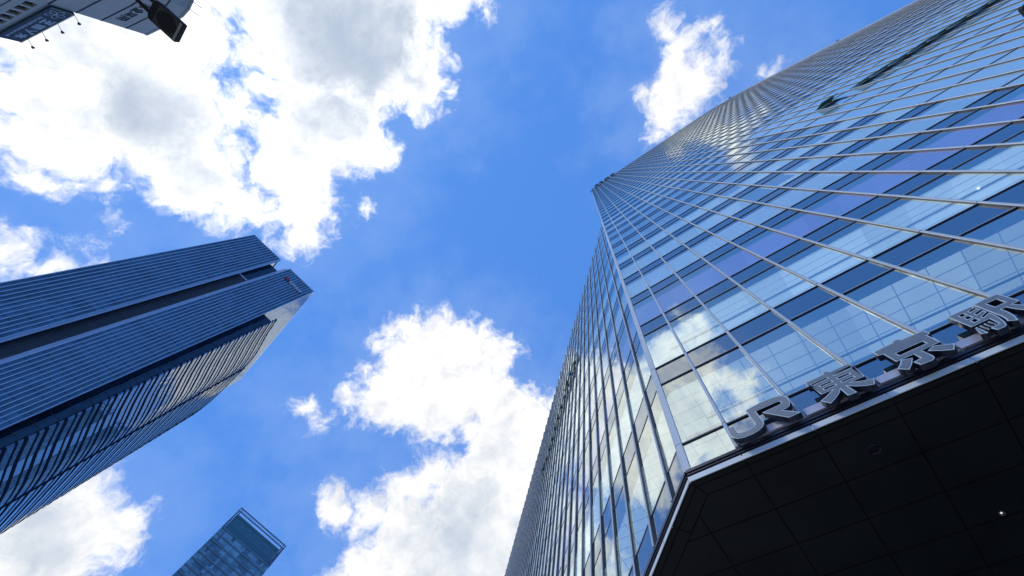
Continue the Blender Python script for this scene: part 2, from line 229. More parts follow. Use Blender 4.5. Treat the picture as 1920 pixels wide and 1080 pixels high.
def lined(name, col, line, sx, sy, wid, rough=0.7, axis=(0, 1), glow=0.0):
    """panelled surface: seams every sx, sy metres"""
    m, t, b = mat(name); tcn = node(t, 'ShaderNodeTexCoord'); sp = node(t, 'ShaderNodeSeparateXYZ'); t.links.new(tcn.outputs['Object'], sp.inputs[0])
    f = None
    for ax, s_ in zip(axis, (sx, sy)):
        if not s_: continue
        q = tmath(t, 'MULTIPLY', tmath(t, 'PINGPONG', tmath(t, 'ADD', sp.outputs[ax], 1000 * s_), s_ / 2), 1.0)
        l = tmath(t, 'LESS_THAN', q, wid)
        f = l if f is None else tmath(t, 'MAXIMUM', f, l)
    n = node(t, 'ShaderNodeTexNoise'); n.inputs['Scale'].default_value = 0.8; n.inputs['Detail'].default_value = 5; t.links.new(tcn.outputs['Object'], n.inputs['Vector'])
    mr = node(t, 'ShaderNodeMapRange'); mr.inputs['To Min'].default_value = 0.85; mr.inputs['To Max'].default_value = 1.12; t.links.new(n.outputs['Fac'], mr.inputs['Value'])
    tone_ = mr.outputs[0]
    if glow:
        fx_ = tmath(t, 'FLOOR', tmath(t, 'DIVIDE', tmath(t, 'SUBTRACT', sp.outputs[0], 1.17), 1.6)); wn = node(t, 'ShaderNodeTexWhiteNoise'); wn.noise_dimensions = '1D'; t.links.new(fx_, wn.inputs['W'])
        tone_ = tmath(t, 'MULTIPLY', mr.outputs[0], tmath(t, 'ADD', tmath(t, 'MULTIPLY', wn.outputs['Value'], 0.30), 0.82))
    v = node(t, 'ShaderNodeVectorMath', operation='SCALE'); v.inputs[0].default_value = col; t.links.new(tone_, v.inputs['Scale'])
    mx_ = node(t, 'ShaderNodeMix', data_type='VECTOR'); t.links.new(f, mx_.inputs['Factor']); t.links.new(v.outputs[0], mx_.inputs['A']); mx_.inputs['B'].default_value = line
    t.links.new(mx_.outputs['Result'], b.inputs['Base Color']); b.inputs['Roughness'].default_value = rough
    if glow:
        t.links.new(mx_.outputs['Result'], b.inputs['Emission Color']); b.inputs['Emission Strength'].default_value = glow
    return m
def lamp_mat(name, col, st):
    m, t, b = mat(name); b.inputs['Emission Color'].default_value = (*col, 1); b.inputs['Emission Strength'].default_value = st; return m

M = {}
M['alu'] = plain('pale_aluminium', (0.55, 0.65, 0.71), 0.5, 0.0, 0.08, 0.8)
M['alu_dark'] = plain('dark_anodised_metal', (0.035, 0.04, 0.06), 0.35, 0.4, 0.15, 2.0)
M['fin_side'] = plain('bronze_grey_metal', (0.13, 0.135, 0.145), 0.5, 0.2, 0.12, 1.4)
M['white_strip'] = plain('white_enamelled_metal', (0.80, 0.86, 0.85), 0.4, 0.0, 0.06, 2.0)
M['ledge'] = plain('pinkish_white_metal', (0.62, 0.60, 0.64), 0.35, 0.3, 0.10, 1.6)
M['glass'] = glass('blue_coated_glass', (0.60, 0.82, 0.92), (0.92, 1.0, 0.96), 0.49, wave=0.06, cell=(1.6, 60.0, 4.6544), cofs=(-0.4254, -30.0, 3.0), tone=0.16)
M['spandrel'] = glass('dark_spandrel_glass', None, (0.80, 0.88, 0.92), 0.36, opaque=(0.025, 0.055, 0.085), wave=0.06)
M['aqua'] = glass('aqua_backed_glass', None, (0.92, 1.0, 1.0), 0.33, opaque=(0.64, 0.90, 0.92), wave=0.03)
M['vent'] = glass('green_vent_glass', None, (0.55, 0.8, 0.75), 0.25, opaque=(0.18, 0.38, 0.34))
M['dark_in'] = plain('dark_interior', (0.02, 0.025, 0.03), 0.8)
M['vent_in'] = plain('vent_lining', (0.10, 0.16, 0.15), 0.8)
M['slab'] = plain('slab_edge', (0.22, 0.30, 0.40), 0.8)
M['soffit'] = plain('black_soffit_panel', (0.0095, 0.0125, 0.013), 0.5, 0.0, 0.35, 0.45, spec=0.35)
M['seam'] = plain('soffit_backing', (0.002, 0.002, 0.002), 0.9)
M['ceil_tile'] = lined('glowing_ceiling_tiles', (0.86, 0.88, 0.88), (0.26, 0.30, 0.36), 0.95, 0.46, 0.016, glow=0.27)  # all five ceilings carry added emission in place of room lighting
M['ceil_slat'] = lined('glowing_ceiling_slats', (0.84, 0.87, 0.90), (0.45, 0.50, 0.58), 0, 0.30, 0.016, glow=0.21)
M['ceil_grey'] = lined('glowing_grey_ceiling', (0.45, 0.50, 0.56), (0.36, 0.40, 0.46), 0, 0.9, 0.03, glow=0.10)
M['ceil_purple'] = lined('glowing_purple_ceiling', (0.30, 0.23, 0.54), (0.22, 0.17, 0.44), 0, 0.16, 0.014, glow=0.24)
M['ceil_white'] = lined('glowing_white_ceiling', (0.85, 0.88, 0.92), (0.7, 0.74, 0.8), 0, 0.9, 0.02, glow=0.15)
M['curtain'] = plain('glowing_sheer_white_curtain', (0.84, 0.86, 0.9), 0.9, 0, 0.06, 5, glow=0.16)  # cloth glows by itself, standing in for a lit room behind
M['rail'] = plain('inner_rail', (0.16, 0.22, 0.30), 0.6)
M['letter_face'] = plain('letter_grey_face', (0.24, 0.265, 0.275), 0.45, 0.2, 0.06, 2)
M['letter_edge'] = plain('letter_pale_edge', (0.66, 0.78, 0.80), 0.4, 0.1, 0.08, 3)
M['letter_side'] = plain('letter_side', (0.030, 0.033, 0.055), 0.4, 0.2, 0.1, 3)
M['lamp_on'] = lamp_mat('lit_downlight', (1.0, 0.88, 0.72), 2.2)
M['spot'] = lamp_mat('dim_spotlight', (1.0, 0.95, 0.85), 0.35)
M['core'] = plain('inner_core_wall', (0.30, 0.36, 0.42), 0.9)
M['roof'] = plain('roof_concrete', (0.3, 0.3, 0.3), 0.9)
# ================================================================== ground
def paving():
    m, t, b = mat('plaza_paving'); tcn = node(t, 'ShaderNodeTexCoord')
    br = node(t, 'ShaderNodeTexBrick'); br.inputs['Scale'].default_value = 1.0; br.inputs['Brick Width'].default_value = 0.6; br.inputs['Row Height'].default_value = 0.3
    br.inputs['Color1'].default_value = (0.36, 0.35, 0.33, 1); br.inputs['Color2'].default_value = (0.42, 0.41, 0.39, 1); br.inputs['Mortar'].default_value = (0.2, 0.2, 0.19, 1); br.inputs['Mortar Size'].default_value = 0.008
    t.links.new(tcn.outputs['Object'], br.inputs['Vector']); t.links.new(br.outputs['Color'], b.inputs['Base Color']); b.inputs['Roughness'].default_value = 0.8; return m
g = MB(); g.poly([(-2500, -2500, 0), (2500, -2500, 0), (2500, 2500, 0), (-2500, 2500, 0)])
tag(g.build('ground', paving()), 'pale stone paving of the station forecourt', 'paving', kind='structure')
# ================================================================== GLASS TOWER (right)
CX, CY = -1.09953746, 4.65266469
W0 = 0.8337648; Z1 = 9.603; DZ = 2.909; ZT = 120.93; ZP = 41.09; ZB = 5.80
SA = 0.7530122; S0 = 0.5948971; SW = 0.94561
dS = (-math.cos(SA), math.sin(SA)); nS = (-math.sin(SA), -math.cos(SA))
def zrow(i): return Z1 + (i - 1) * DZ if i else 6.692
def fy(x):
    """plan of the front: flat, then bending gently away"""
    if x < 28: return CY
    if x < 46: return CY + 0.125 * (x - 28) ** 2 / 36
    return CY + 0.125 * 9 + 0.125 * (x - 46)
def fn(x):
    s_ = 0 if x < 28 else (0.125 * (x - 28) / 18 if x < 46 else 0.125)
    l = math.hypot(1, s_); return (s_ / l, -1 / l)
def P(x, y, z): return (x * U, y * U, z * U + EYE)
NF = 97; NS = 62; NR = 39
def xf(j): return CX if j == 0 else CX + W0 + (j - 1)
def front(j, out=0.0):
    x = xf(j); n = fn(x); return (x + n[0] * out, fy(x) + n[1] * out)
def side_s(j): return 0 if j == 0 else S0 + (j - 1) * SW
def side(j, out=0.0):
    s_ = side_s(j); return (CX + dS[0] * s_ + nS[0] * out, CY + dS[1] * s_ + nS[1] * out)
tower = empty('glass_tower', (CX * U, CY * U, 0))
tag(tower, 'tall blue glass tower with pale vertical ribs and black soffit under raised lettering', 'tower')
SPLIT = 0.27           # share of each storey taken by the spandrel band
def jq(a, b, z0, z1, n, jit=0.0035):
    """pane quad with the slight out-of-true setting of real glazing"""
    e = [random.uniform(-jit, jit) for _ in range(4)]
    t_ = (e[0] - e[1]) ; 
    return [P(a[0] + n[0] * e[0], a[1] + n[1] * e[0], z0), P(b[0] + n[0] * e[1], b[1] + n[1] * e[1], z0),
            P(b[0] + n[0] * e[2], b[1] + n[1] * e[2], z1), P(a[0] + n[0] * e[3], a[1] + n[1] * e[3], z1)]
panes = []; spans = []; aqua = []
restp = MB(); rests = MB(); resta = MB()
VENT_F = [j for j in range(14, 33) if j != 15]
for j in range(NF - 1):
    a, b = front(j), front(j + 1); n = fn((a[0] + b[0]) / 2)
    for i in range(-1, NR):
        z0 = 6.03 if i < 0 else zrow(i); z1 = zrow(0) - 0.03 if i < 0 else zrow(i + 1)
        if i < 0:
            q_ = jq(a, b, z0, z1, n); (panes if j < 1 else spans).append((0, q_)); continue
        zs = z1 - SPLIT * DZ * (1 if i else 1)
        if j >= 12 and i <= 9:
            if j in VENT_F and i == 7:
                aqua.append((j * 2 + i, jq(a, b, z0, z0 + 0.50 * DZ, n))); aqua.append((j * 2 + i, jq(a, b, z1 - .12 * DZ, z1, n)))
            else: aqua.append((j * 2 + i, jq(a, b, z0, z1, n)))
            continue
        panes.append((j + i, jq(a, b, z0, zs, n))); spans.append((j + i + 0.5, jq(a, b, zs, z1, n)))
VENT_S = list(range(9, 20))
for j in range(NS - 1):
    a, b = side(j), side(j + 1)
    for i in range(-1, 11):
        z0 = 6.03 if i < 0 else zrow(i); z1 = zrow(0) - 0.03 if i < 0 else zrow(i + 1)
        if i < 0: spans.append((j + 1, jq(b, a, z0, z1, nS))); continue
        zs = z1 - SPLIT * DZ
        panes.append((j * 1.3 + i + 1, jq(b, a, z0, zs, nS))); spans.append((j * 1.3 + i + 1, jq(b, a, zs, z1, nS)))
    panes.append((99, jq(b, a, zrow(11), ZP, nS)))
for L_, name, mt in ((panes, 'window_pane', M['glass']), (spans, 'spandrel_panel', M['spandrel']), (aqua, 'aqua_panel', M['aqua'])):
    L_.sort(key=lambda t_: t_[0])
    rest = MB()
    for k, (_, q_) in enumerate(L_):
        if k < 100:
            b_ = MB(); b_.poly(q_); b_.build(name, mt, tower)
        else: rest.poly(q_)
    tag(rest.build(name, mt, tower), None, None, kind='stuff')
# parapet glass above the last storey
pb = MB()
for j in range(NF - 1): pb.poly(jq(front(j), front(j + 1), zrow(NR), ZT, fn(xf(j))))
pb.build('parapet_glass', M['spandrel'], tower)
# left and rear walls of the upper tower, podium rear walls
ll = MB()
bk = 34.0
for i in range(11, NR):
    for k in range(30): 
        y0 = CY + k * (bk / 30); y1 = CY + (k + 1) * (bk / 30)
        ll.poly([P(CX + 0.02, y1, zrow(i)), P(CX + 0.02, y0, zrow(i)), P(CX + 0.02, y0, zrow(i + 1) - .06), P(CX + 0.02, y1, zrow(i + 1) - .06)])
ll.build('flank_glass', M['spandrel'], tower)
rb = MB(); xe, ye = front(NF - 1); se = side(NS - 1)
rb.poly([P(xe, ye, 0 - 1), P(xe, CY + bk, -1), P(xe, CY + bk, ZT), P(xe, ye, ZT)])
rb.poly([P(xe, CY + bk, -1), P(CX, CY + bk, -1), P(CX, CY + bk, ZT), P(xe, CY + bk, ZT)])
rb.poly([P(se[0], se[1], -1), P(CX, CY + bk + 16, -1), P(CX, CY + bk + 16, ZP), P(se[0], se[1], ZP)])
rb.poly([P(se[0], se[1], ZP - .02), P(CX + .2, CY + .2, ZP - .02), P(CX + .2, CY + bk + 16, ZP - .02)])
rb.poly([P(CX, CY + bk, ZT - .02), P(CX, CY + .02, ZT - .02)] + [P(front(j)[0], front(j)[1] + .02, ZT - .02) for j in range(1, NF)] + [P(xe, CY + bk, ZT - .02)])
rb.build('rear_wall', M['core'], tower)
# mullions: rounded aluminium ribs, one length per storey with a small joint gap
def rib(mb, c, n, tdir, w_, dep, z0, z1, m=0):
    prof = [(-w_ / 2, 0.0), (-w_ / 2, dep * 0.72), (-w_ * 0.26, dep), (w_ * 0.26, dep), (w_ / 2, dep * 0.72), (w_ / 2, 0.0)]
    ring = [(c[0] + tdir[0] * a + n[0] * b, c[1] + tdir[1] * a + n[1] * b) for a, b in prof]
    k = len(ring)
    for i in range(k - 1):
        a, b = ring[i], ring[i + 1]; mm = 1 if i in (0, 4) else m
        mb.poly([P(*a, z0), P(*b, z0), P(*b, z1), P(*a, z1)], mm)
    mb.poly([P(*p, z0) for p in reversed(ring)], m); mb.poly([P(*p, z1) for p in ring], m)
rows_all = [-1] + list(range(NR))
restm = MB()
for j in range(1, NF):
    mb = restm if j > 56 else MB()
    c = front(j); n = fn(c[0]); td = (-n[1], n[0])
    for i in rows_all:
        z0 = 6.05 if i < 0 else zrow(i) + 0.012; z1 = (zrow(i + 1) - 0.012) if i < NR - 1 else ZT + 0.05
        rib(mb, (c[0], c[1]), n, td, 0.062, 0.060, z0, z1)
    if mb is not restm: mb.build('mullion', [M['alu'], M['fin_side']], tower)
for j in range(1, NS):
    mb = restm if j > 43 else MB()
    c = side(j); td = (-dS[0], -dS[1])
    for i in [-1] + list(range(12)):
        z0 = 6.05 if i < 0 else zrow(i) + 0.012; z1 = (zrow(i + 1) - 0.012) if i < 11 else ZP + 0.08
        rib(mb, c, nS, td, 0.050, 0.060, z0, z1)
    if mb is not restm: mb.build('mullion', [M['alu'], M['fin_side']], tower)
tag(restm.build('mullion', [M['alu'], M['fin_side']], tower), None, None, kind='stuff')
# corner post: broad flat pale strip turning the corner
cpm = MB(); cb = (CX, CY)
bis = Vector((nS[0] + 0, nS[1] - 1, 0)).normalized()
for i in rows_all:
    z0 = 6.02 if i < 0 else zrow(i) + 0.008; z1 = (zrow(i + 1) - 0.008) if i < NR - 1 else ZT + 0.06
    dd = dS if z0 < ZP else (0.02, 1.0); nn = nS if z0 < ZP else (-1.0, 0.0)
    ring = [(CX + 0.075, CY), (CX + 0.075, CY - 0.035), (CX - 0.015, CY - 0.035), (CX + dd[0] * 0.06 + nn[0] * 0.03, CY + dd[1] * 0.06 + nn[1] * 0.03), (CX + dd[0] * 0.06, CY + dd[1] * 0.06)]
    for a, b in zip(ring, ring[1:]): cpm.poly([P(*a, z0), P(*b, z0), P(*b, z1), P(*a, z1)])
    cpm.poly([P(*p, z0) for p in ring]); cpm.poly([P(*p, z1) for p in reversed(ring)])
cpm.build('corner_post', M['alu'], tower)
# transoms: dark rails with a pale lip
xs = list(range(0, 29)) + list(range(29, NF, 2)); 
if xs[-1] != NF - 1: xs.append(NF - 1)
def fpath(z, j0=0, j1=NF - 1):
    return [((P(*front(j), z)), fn(xf(j))) for j in xs if j0 <= j <= j1]
def spath(z): return [(P(*side(j), z), nS) for j in (0, NS - 1)]
tprof = [(-0.02, -0.032 * U), (0.028 * U, -0.032 * U), (0.028 * U, 0.0), (0.040 * U, 0.0), (0.040 * U, 0.020 * U), (-0.02, 0.020 * U)]
tcount = 0; trest = MB()
def transom(paths, slim=False):
    global tcount
    mb = MB() if tcount < 100 else trest
    for pth in paths:
        if len(pth) == 2:
            mb.sweep(pth, [(-0.02, -0.026 * U), (0.008 * U, -0.026 * U), (0.008 * U, 0.010 * U), (-0.02, 0.010 * U)], 0); continue
        mb.sweep(pth, [(-0.02, -0.019 * U), (0.020 * U, -0.019 * U), (0.020 * U, 0.002), (-0.02, 0.002)], 0)
        mb.sweep(pth, [(-0.02, 0.004), (0.024 * U, 0.004), (0.024 * U, 0.016 * U), (-0.02, 0.016 * U)], 1)
    if mb is not trest: mb.build('transom', [M['alu_dark'], M['alu']], tower)
    tcount += 1
for i in range(0, NR + 1):
    z = zrow(i); ps = [fpath(z)]
    if i <= 11: ps.append(spath(z))
    transom(ps)
for i in range(1, NR + 1):
    z = zrow(i) - SPLIT * DZ
    ps = [fpath(z, 0, 12) if i <= 10 else fpath(z)]
    if i <= 11: ps.append(spath(z))
    transom(ps)
if trest.v: tag(trest.build('transom', [M['alu_dark'], M['alu']], tower), None, None, kind='stuff')
# base of the curtain wall: dark sill lines, pale ledges between the ribs, white edge strip
bs = MB()
for z0, z1, o_ in ((5.935, 5.965, 0.030), (5.975, 6.03, 0.045)):
    for pth in (fpath(0), spath(0)): bs.sweep(pth, [(-0.05, z0 * U), (o_ * U, z0 * U), (o_ * U, z1 * U), (-0.05, z1 * U)])
bs.build('base_sill', M['alu_dark'], tower)
for j in range(1, 24):
    lb = MB(); a, b = front(j), front(j + 1)
    lb.box(P(a[0] + 0.05, a[1] - 0.07, 6.05), ((b[0] - a[0] - 0.10) * U, (b[1] - a[1]) * U, 0), (0, 0.066 * U, 0), (0, 0, 0.15 * U)); lb.build('ledge', M['ledge'], tower)
ws = MB()
k_ = 0
for j in range(0, 40):
    x0 = CX - 0.012 if j == 0 else xf(j) + 0.006; x1 = xf(j + 1) - 0.006
    ws.box(P(x0, fy(x0) - 0.022, ZB), ((x1 - x0) * U, (fy(x1) - fy(x0)) * U, 0), (0, 0.05, 0), (0, 0, 0.10 * U))
for j in range(0, 40):
    s0_, s1_ = 0.012 + j * 1.2, 0.012 + (j + 1) * 1.2 - 0.012
    a = (CX + dS[0] * s0_ + nS[0] * 0.022, CY + dS[1] * s0_ + nS[1] * 0.022)
    ws.box(P(*a, ZB), (dS[0] * (s1_ - s0_) * U, dS[1] * (s1_ - s0_) * U, 0), (-nS[0] * 0.05, -nS[1] * 0.05, 0), (0, 0, 0.075 * U))
ws.build('edge_strip', M['white_strip'], tower)
# black panelled soffit: clipped panels with open seams in front of a dark backing
def clip(poly, p, n):
    out_ = []
    for a, b in zip(poly, poly[1:] + poly[:1]):
        da = (a[0] - p[0]) * n[0] + (a[1] - p[1]) * n[1]; db = (b[0] - p[0]) * n[0] + (b[1] - p[1]) * n[1]
        if da >= 0: out_.append(a)
        if (da >= 0) != (db >= 0):
            t_ = da / (da - db); out_.append((a[0] + (b[0] - a[0]) * t_, a[1] + (b[1] - a[1]) * t_))
    return out_
nin = (-nS[0], -nS[1]); GP = 0.0075
sof = MB()
def spanel(poly):
    if len(poly) >= 3: sof.poly([P(p[0], p[1], ZB) for p in poly])
def inset_line(d): return (CX + nin[0] * d, CY + nin[1] * d)
ys = [CY + v for v in (0.29, 0.92, 1.60, 2.28, 2.96, 3.64, 4.32, 5.0, 5.68, 6.36, 7.04, 7.72, 8.4, 9.08, 9.76, 11, 13, 15, 18, 22, 26)]
for k in range(len(ys) - 1):
    for j in range(-26, 30):
        x0 = CX + W0 + (j - 1); x1 = x0 + 1
        pl = [(x0 + GP, ys[k] + GP), (x1 - GP, ys[k] + GP), (x1 - GP, ys[k + 1] - GP), (x0 + GP, ys[k + 1] - GP)]
        spanel(clip(pl, inset_line(0.29 + GP), nin))
for (d0, d1) in ((0.0, 0.095), (0.095, 0.29)):
    for j in range(0, 30):
        x0 = CX - 0.3 if j == 0 else CX + W0 + (j - 1); x1 = CX + W0 + j
        pl = [(x0 + GP, CY + d0 + (GP if d0 else -.01)), (x1 - GP, CY + d0 + (GP if d0 else -.01)), (x1 - GP, CY + d1 - GP), (x0 + GP, CY + d1 - GP)]
        mit = Vector((nin[0], nin[1] - 1)); 
        # mitre along the bisector of the two edges
        bx, by = -(nin[1] - 1), nin[0]
        pl = clip(pl, (CX + .008, CY), (nin[0] - 0, nin[1] - 1)); spanel(pl)
    for j in range(0, 40):
        s0_, s1_ = (j - 1) * 1.2 + 0.85, j * 1.2 + 0.85
        if j == 0: s0_ = -0.3
        q_ = [(CX + dS[0] * s_ + nin[0] * d, CY + dS[1] * s_ + nin[1] * d) for s_, d in ((s0_ + GP, d0 + (GP if d0 else -.01)), (s1_ - GP, d0 + (GP if d0 else -.01)), (s1_ - GP, d1 - GP), (s0_ + GP, d1 - GP))]
        spanel(clip(q_, (CX - .008, CY), (-nin[0], 1 - nin[1])))
sof.build('soffit', M['soffit'], tower)
sb_ = MB(); sb_.poly([P(CX + dS[0] * 50, CY + dS[1] * 50, ZB + .03), P(CX, CY + .004, ZB + .03), P(40, CY + .004, ZB + .03), P(40, CY + 40, ZB + .03)]); sb_.build('soffit_backing', M['seam'], tower)
# recessed ground floor wall far under the soffit and round columns, so the tower stands on the ground
gw = MB(); gw.poly([P(-18, CY + 22, -1), P(60, CY + 22, -1), P(60, CY + 22, ZB), P(-18, CY + 22, ZB)]); gw.build('entrance_wall', M['dark_in'], tower)
for k in range(4):
    cm = MB(); x = 8 + k * 9; cm.tube(P(x, CY + 12, -1), P(x, CY + 12, ZB), 0.7, 20); cm.build('column', M['fin_side'], tower, True)
# floors: slab, blind pocket behind the glass, ceiling further in
def inset_corner(d):
    # intersection of y=CY+d with the side line inset by d
    y = CY + d; k = (y - CY - nin[1] * d) / dS[1]; return (CX + nin[0] * d + dS[0] * k, y)
def floor_ring(d0, d1, pod):
    """outer polyline at inset d0, inner at d1, as quads"""
    A, B = [], []
    if pod:
        for d, Lst in ((d0, A), (d1, B)):
            c0 = inset_corner(d); Lst.append((side(NS - 1)[0] + nin[0] * d, side(NS - 1)[1] + nin[1] * d)); Lst.append(c0)
    else:
        A.append((CX + d0, CY + d0)); B.append((CX + d0, CY + d1))
    for j in xs[1:]:
        a_, b_ = front(j, -d0), front(j, -d1)
        if pod: a_ = (max(a_[0], A[1][0] + j * 1e-4), a_[1]); b_ = (max(b_[0], B[1][0] + j * 1e-4), b_[1])
        A.append(a_); B.append(b_)
    return A, B
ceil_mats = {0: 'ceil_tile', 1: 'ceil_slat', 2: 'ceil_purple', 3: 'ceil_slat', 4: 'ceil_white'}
for i in range(0, NR):
    pod = i <= 11; z0 = zrow(i + 1) - SPLIT * DZ + 0.03; z1 = zrow(i + 1) - 0.03
    fl = MB()
    INS = 0.27 if i == 0 else (0.20 if i < 3 else 0.11); A, B = floor_ring(0.03, INS, pod)
    for k in range(len(A) - 1):
        fl.poly([P(*A[k], z1), P(*A[k + 1], z1), P(*B[k + 1], z1), P(*B[k], z1)]); fl.poly([P(*B[k], z0), P(*B[k + 1], z0), P(*B[k + 1], z1), P(*B[k], z1)])
    fl.build('floor_slab', M['slab'], tower)
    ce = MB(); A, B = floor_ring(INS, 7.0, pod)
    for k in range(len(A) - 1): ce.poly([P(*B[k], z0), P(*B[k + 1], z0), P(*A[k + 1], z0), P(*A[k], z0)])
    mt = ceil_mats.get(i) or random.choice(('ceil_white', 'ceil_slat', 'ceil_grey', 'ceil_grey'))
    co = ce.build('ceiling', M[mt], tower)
    if i in (0, 1):
        tk = MB()
        for d_, w_ in (((1.15, .035),) if i == 0 else ((0.72, .035),)):
            tk.box(P(CX + .5, CY + d_, z0 - .03), (27 * U, 0, 0), (0, w_ * U, 0), (0, 0, .03 * U))
        tk.build('ceiling_track', M['rail'], co)
    if i == 1:
        for j in (8, 10):
            dl = MB(); x = xf(j) + .4; dl.tube(P(x, CY + 0.7, z0 - .012), P(x, CY + 0.7, z0 - .02), 0.032, 12); dl.build('downlight', M['lamp_on'], co)
    if i == 0:
        dl = MB(); x = xf(4) + .45; dl.tube(P(x, CY + 1.6, z0 - .012), P(x, CY + 1.6, z0 - .02), 0.032, 12); dl.build('downlight', M['lamp_on'], co)
cw = MB(); A, B = floor_ring(7.0, 7.1, True)
for k in range(len(A) - 1): cw.poly([P(*A[k], 6), P(*A[k + 1], 6), P(*A[k + 1], ZP), P(*A[k], ZP)])
A, B = floor_ring(7.0, 7.1, False)
for k in range(len(A) - 1): cw.poly([P(*A[k], ZP), P(*A[k + 1], ZP), P(*A[k + 1], ZT), P(*A[k], ZT)])
cw.build('inner_core', M['core'], tower)
# pleated sheer curtains on the fourth storey, a rail along the first
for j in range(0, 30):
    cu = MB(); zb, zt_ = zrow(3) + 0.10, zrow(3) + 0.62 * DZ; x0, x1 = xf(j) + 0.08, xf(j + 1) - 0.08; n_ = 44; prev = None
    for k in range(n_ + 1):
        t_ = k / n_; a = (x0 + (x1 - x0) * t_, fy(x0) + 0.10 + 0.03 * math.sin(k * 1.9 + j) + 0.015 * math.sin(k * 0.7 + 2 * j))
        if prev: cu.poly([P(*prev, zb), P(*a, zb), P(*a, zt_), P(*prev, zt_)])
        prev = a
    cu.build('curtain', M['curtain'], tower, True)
M['blind'] = plain('grey_roller_blind', (0.42, 0.47, 0.52), 0.9, 0, 0.08, 0.4)
M['blind_pale'] = plain('pale_roller_blind', (0.66, 0.70, 0.74), 0.9, 0, 0.08, 0.4)
rnd = random.Random(11); nb_ = 0
for i in range(4, 20):
    for j in range(0, 34):
        if rnd.random() < (0.30 if i < 12 else 0.16) and not (j >= 12 and i <= 9) and nb_ < 98:
            bl_ = MB(); x0, x1 = xf(j) + .05, xf(j + 1) - .05; zt_ = zrow(i) + (1 - SPLIT) * DZ; zb = zt_ - rnd.choice((.55, .9, 1.3, 1.9)) ; y0, y1 = fy(x0) + .07, fy(x1) + .07
            bl_.poly([P(x0, y0, zb), P(x1, y1, zb), P(x1, y1, zt_), P(x0, y0, zt_)]); bl_.poly([P(x0, y0 - .008, zb - .03), P(x1, y1 - .008, zb - .03), P(x1, y1 - .008, zb + .01), P(x0, y0 - .008, zb + .01)])
            bl_.build('blind', M[rnd.choice(('blind', 'blind_pale'))], tower); nb_ += 1
rl = MB()
for i, h in ((0, 0.55), (1, 0.30), (2, 0.22), (3, 0.16)):
    rl.sweep([(P(xf(0) + .1, CY + 0.33, zrow(i) + h), (0, -1)), (P(xf(28), CY + 0.33, zrow(i) + h), (0, -1))], [(-.03, -.035), (.03, -.035), (.03, .035), (-.03, .035)])
rl.build('inner_rail', M['rail'], tower)
# open top-hung vents
def vent(a, b, n, z0, z1, ang):
    zt_ = z1 - 0.05; h = zt_ - z0; o_ = math.sin(ang) * h; dz = math.cos(ang) * h
    k = MB(); e = 0.05
    A = [a[0] + (b[0] - a[0]) * e, a[1] + (b[1] - a[1]) * e]; Bb = [b[0] - (b[0] - a[0]) * e, b[1] - (b[1] - a[1]) * e]
    top = [P(A[0] + n[0] * .02, A[1] + n[1] * .02, zt_), P(Bb[0] + n[0] * .02, Bb[1] + n[1] * .02, zt_)]
    bot = [P(A[0] + n[0] * o_, A[1] + n[1] * o_, zt_ - dz), P(Bb[0] + n[0] * o_, Bb[1] + n[1] * o_, zt_ - dz)]
    th = Vector((n[0], n[1], 0)) * 0.05
    k.hexa([Vector(bot[0]), Vector(bot[1]), Vector(bot[1]) + th, Vector(bot[0]) + th, Vector(top[0]), Vector(top[1]), Vector(top[1]) + th, Vector(top[0]) + th])
    v_ = k.build('open_vent', M['vent'], tower)
    d_ = MB(); d_.poly([P(a[0] - n[0] * .04, a[1] - n[1] * .04, z0 - .02), P(b[0] - n[0] * .04, b[1] - n[1] * .04, z0 - .02), P(b[0] - n[0] * .04, b[1] - n[1] * .04, z1), P(a[0] - n[0] * .04, a[1] - n[1] * .04, z1)])
    d_.build('vent_opening', M['vent_in'], v_)
for j in VENT_F: vent(front(j), front(j + 1), fn(xf(j)), zrow(7) + 0.50 * DZ, zrow(8) - .12 * DZ, math.radians(random.uniform(11, 16) if j > 14 else 22))
for j in VENT_S: vent(side(j + 1), side(j), nS, zrow(7) + 0.35 * DZ, zrow(8) - SPLIT * DZ, math.radians(random.uniform(8, 13)))
# roof rail and small fittings along the roof edge
rr = MB()
for a, b in ((1.3, 2.3), (2.6, 3.7), (4.2, 5.6), (6.0, 7.2)):
    rr.box(P(CX + a, CY - 0.35, ZT + .1), ((b - a) * U, 0, 0), (0, .5, 0), (0, 0, .9))
for x, z in ((-0.35, 118.0), (-0.35, 112.5)):
    rr.box(P(CX + x, CY + .1, z), (.35 * U, 0, 0), (0, .35, 0), (0, 0, .3))
for x in (38.0, 62.5): rr.box(P(x, fy(x) - .25, ZT), (.5, 0, 0), (0, .4, 0), (0, 0, 1.2))
rr.build('roof_fitting', M['alu_dark'], tower)
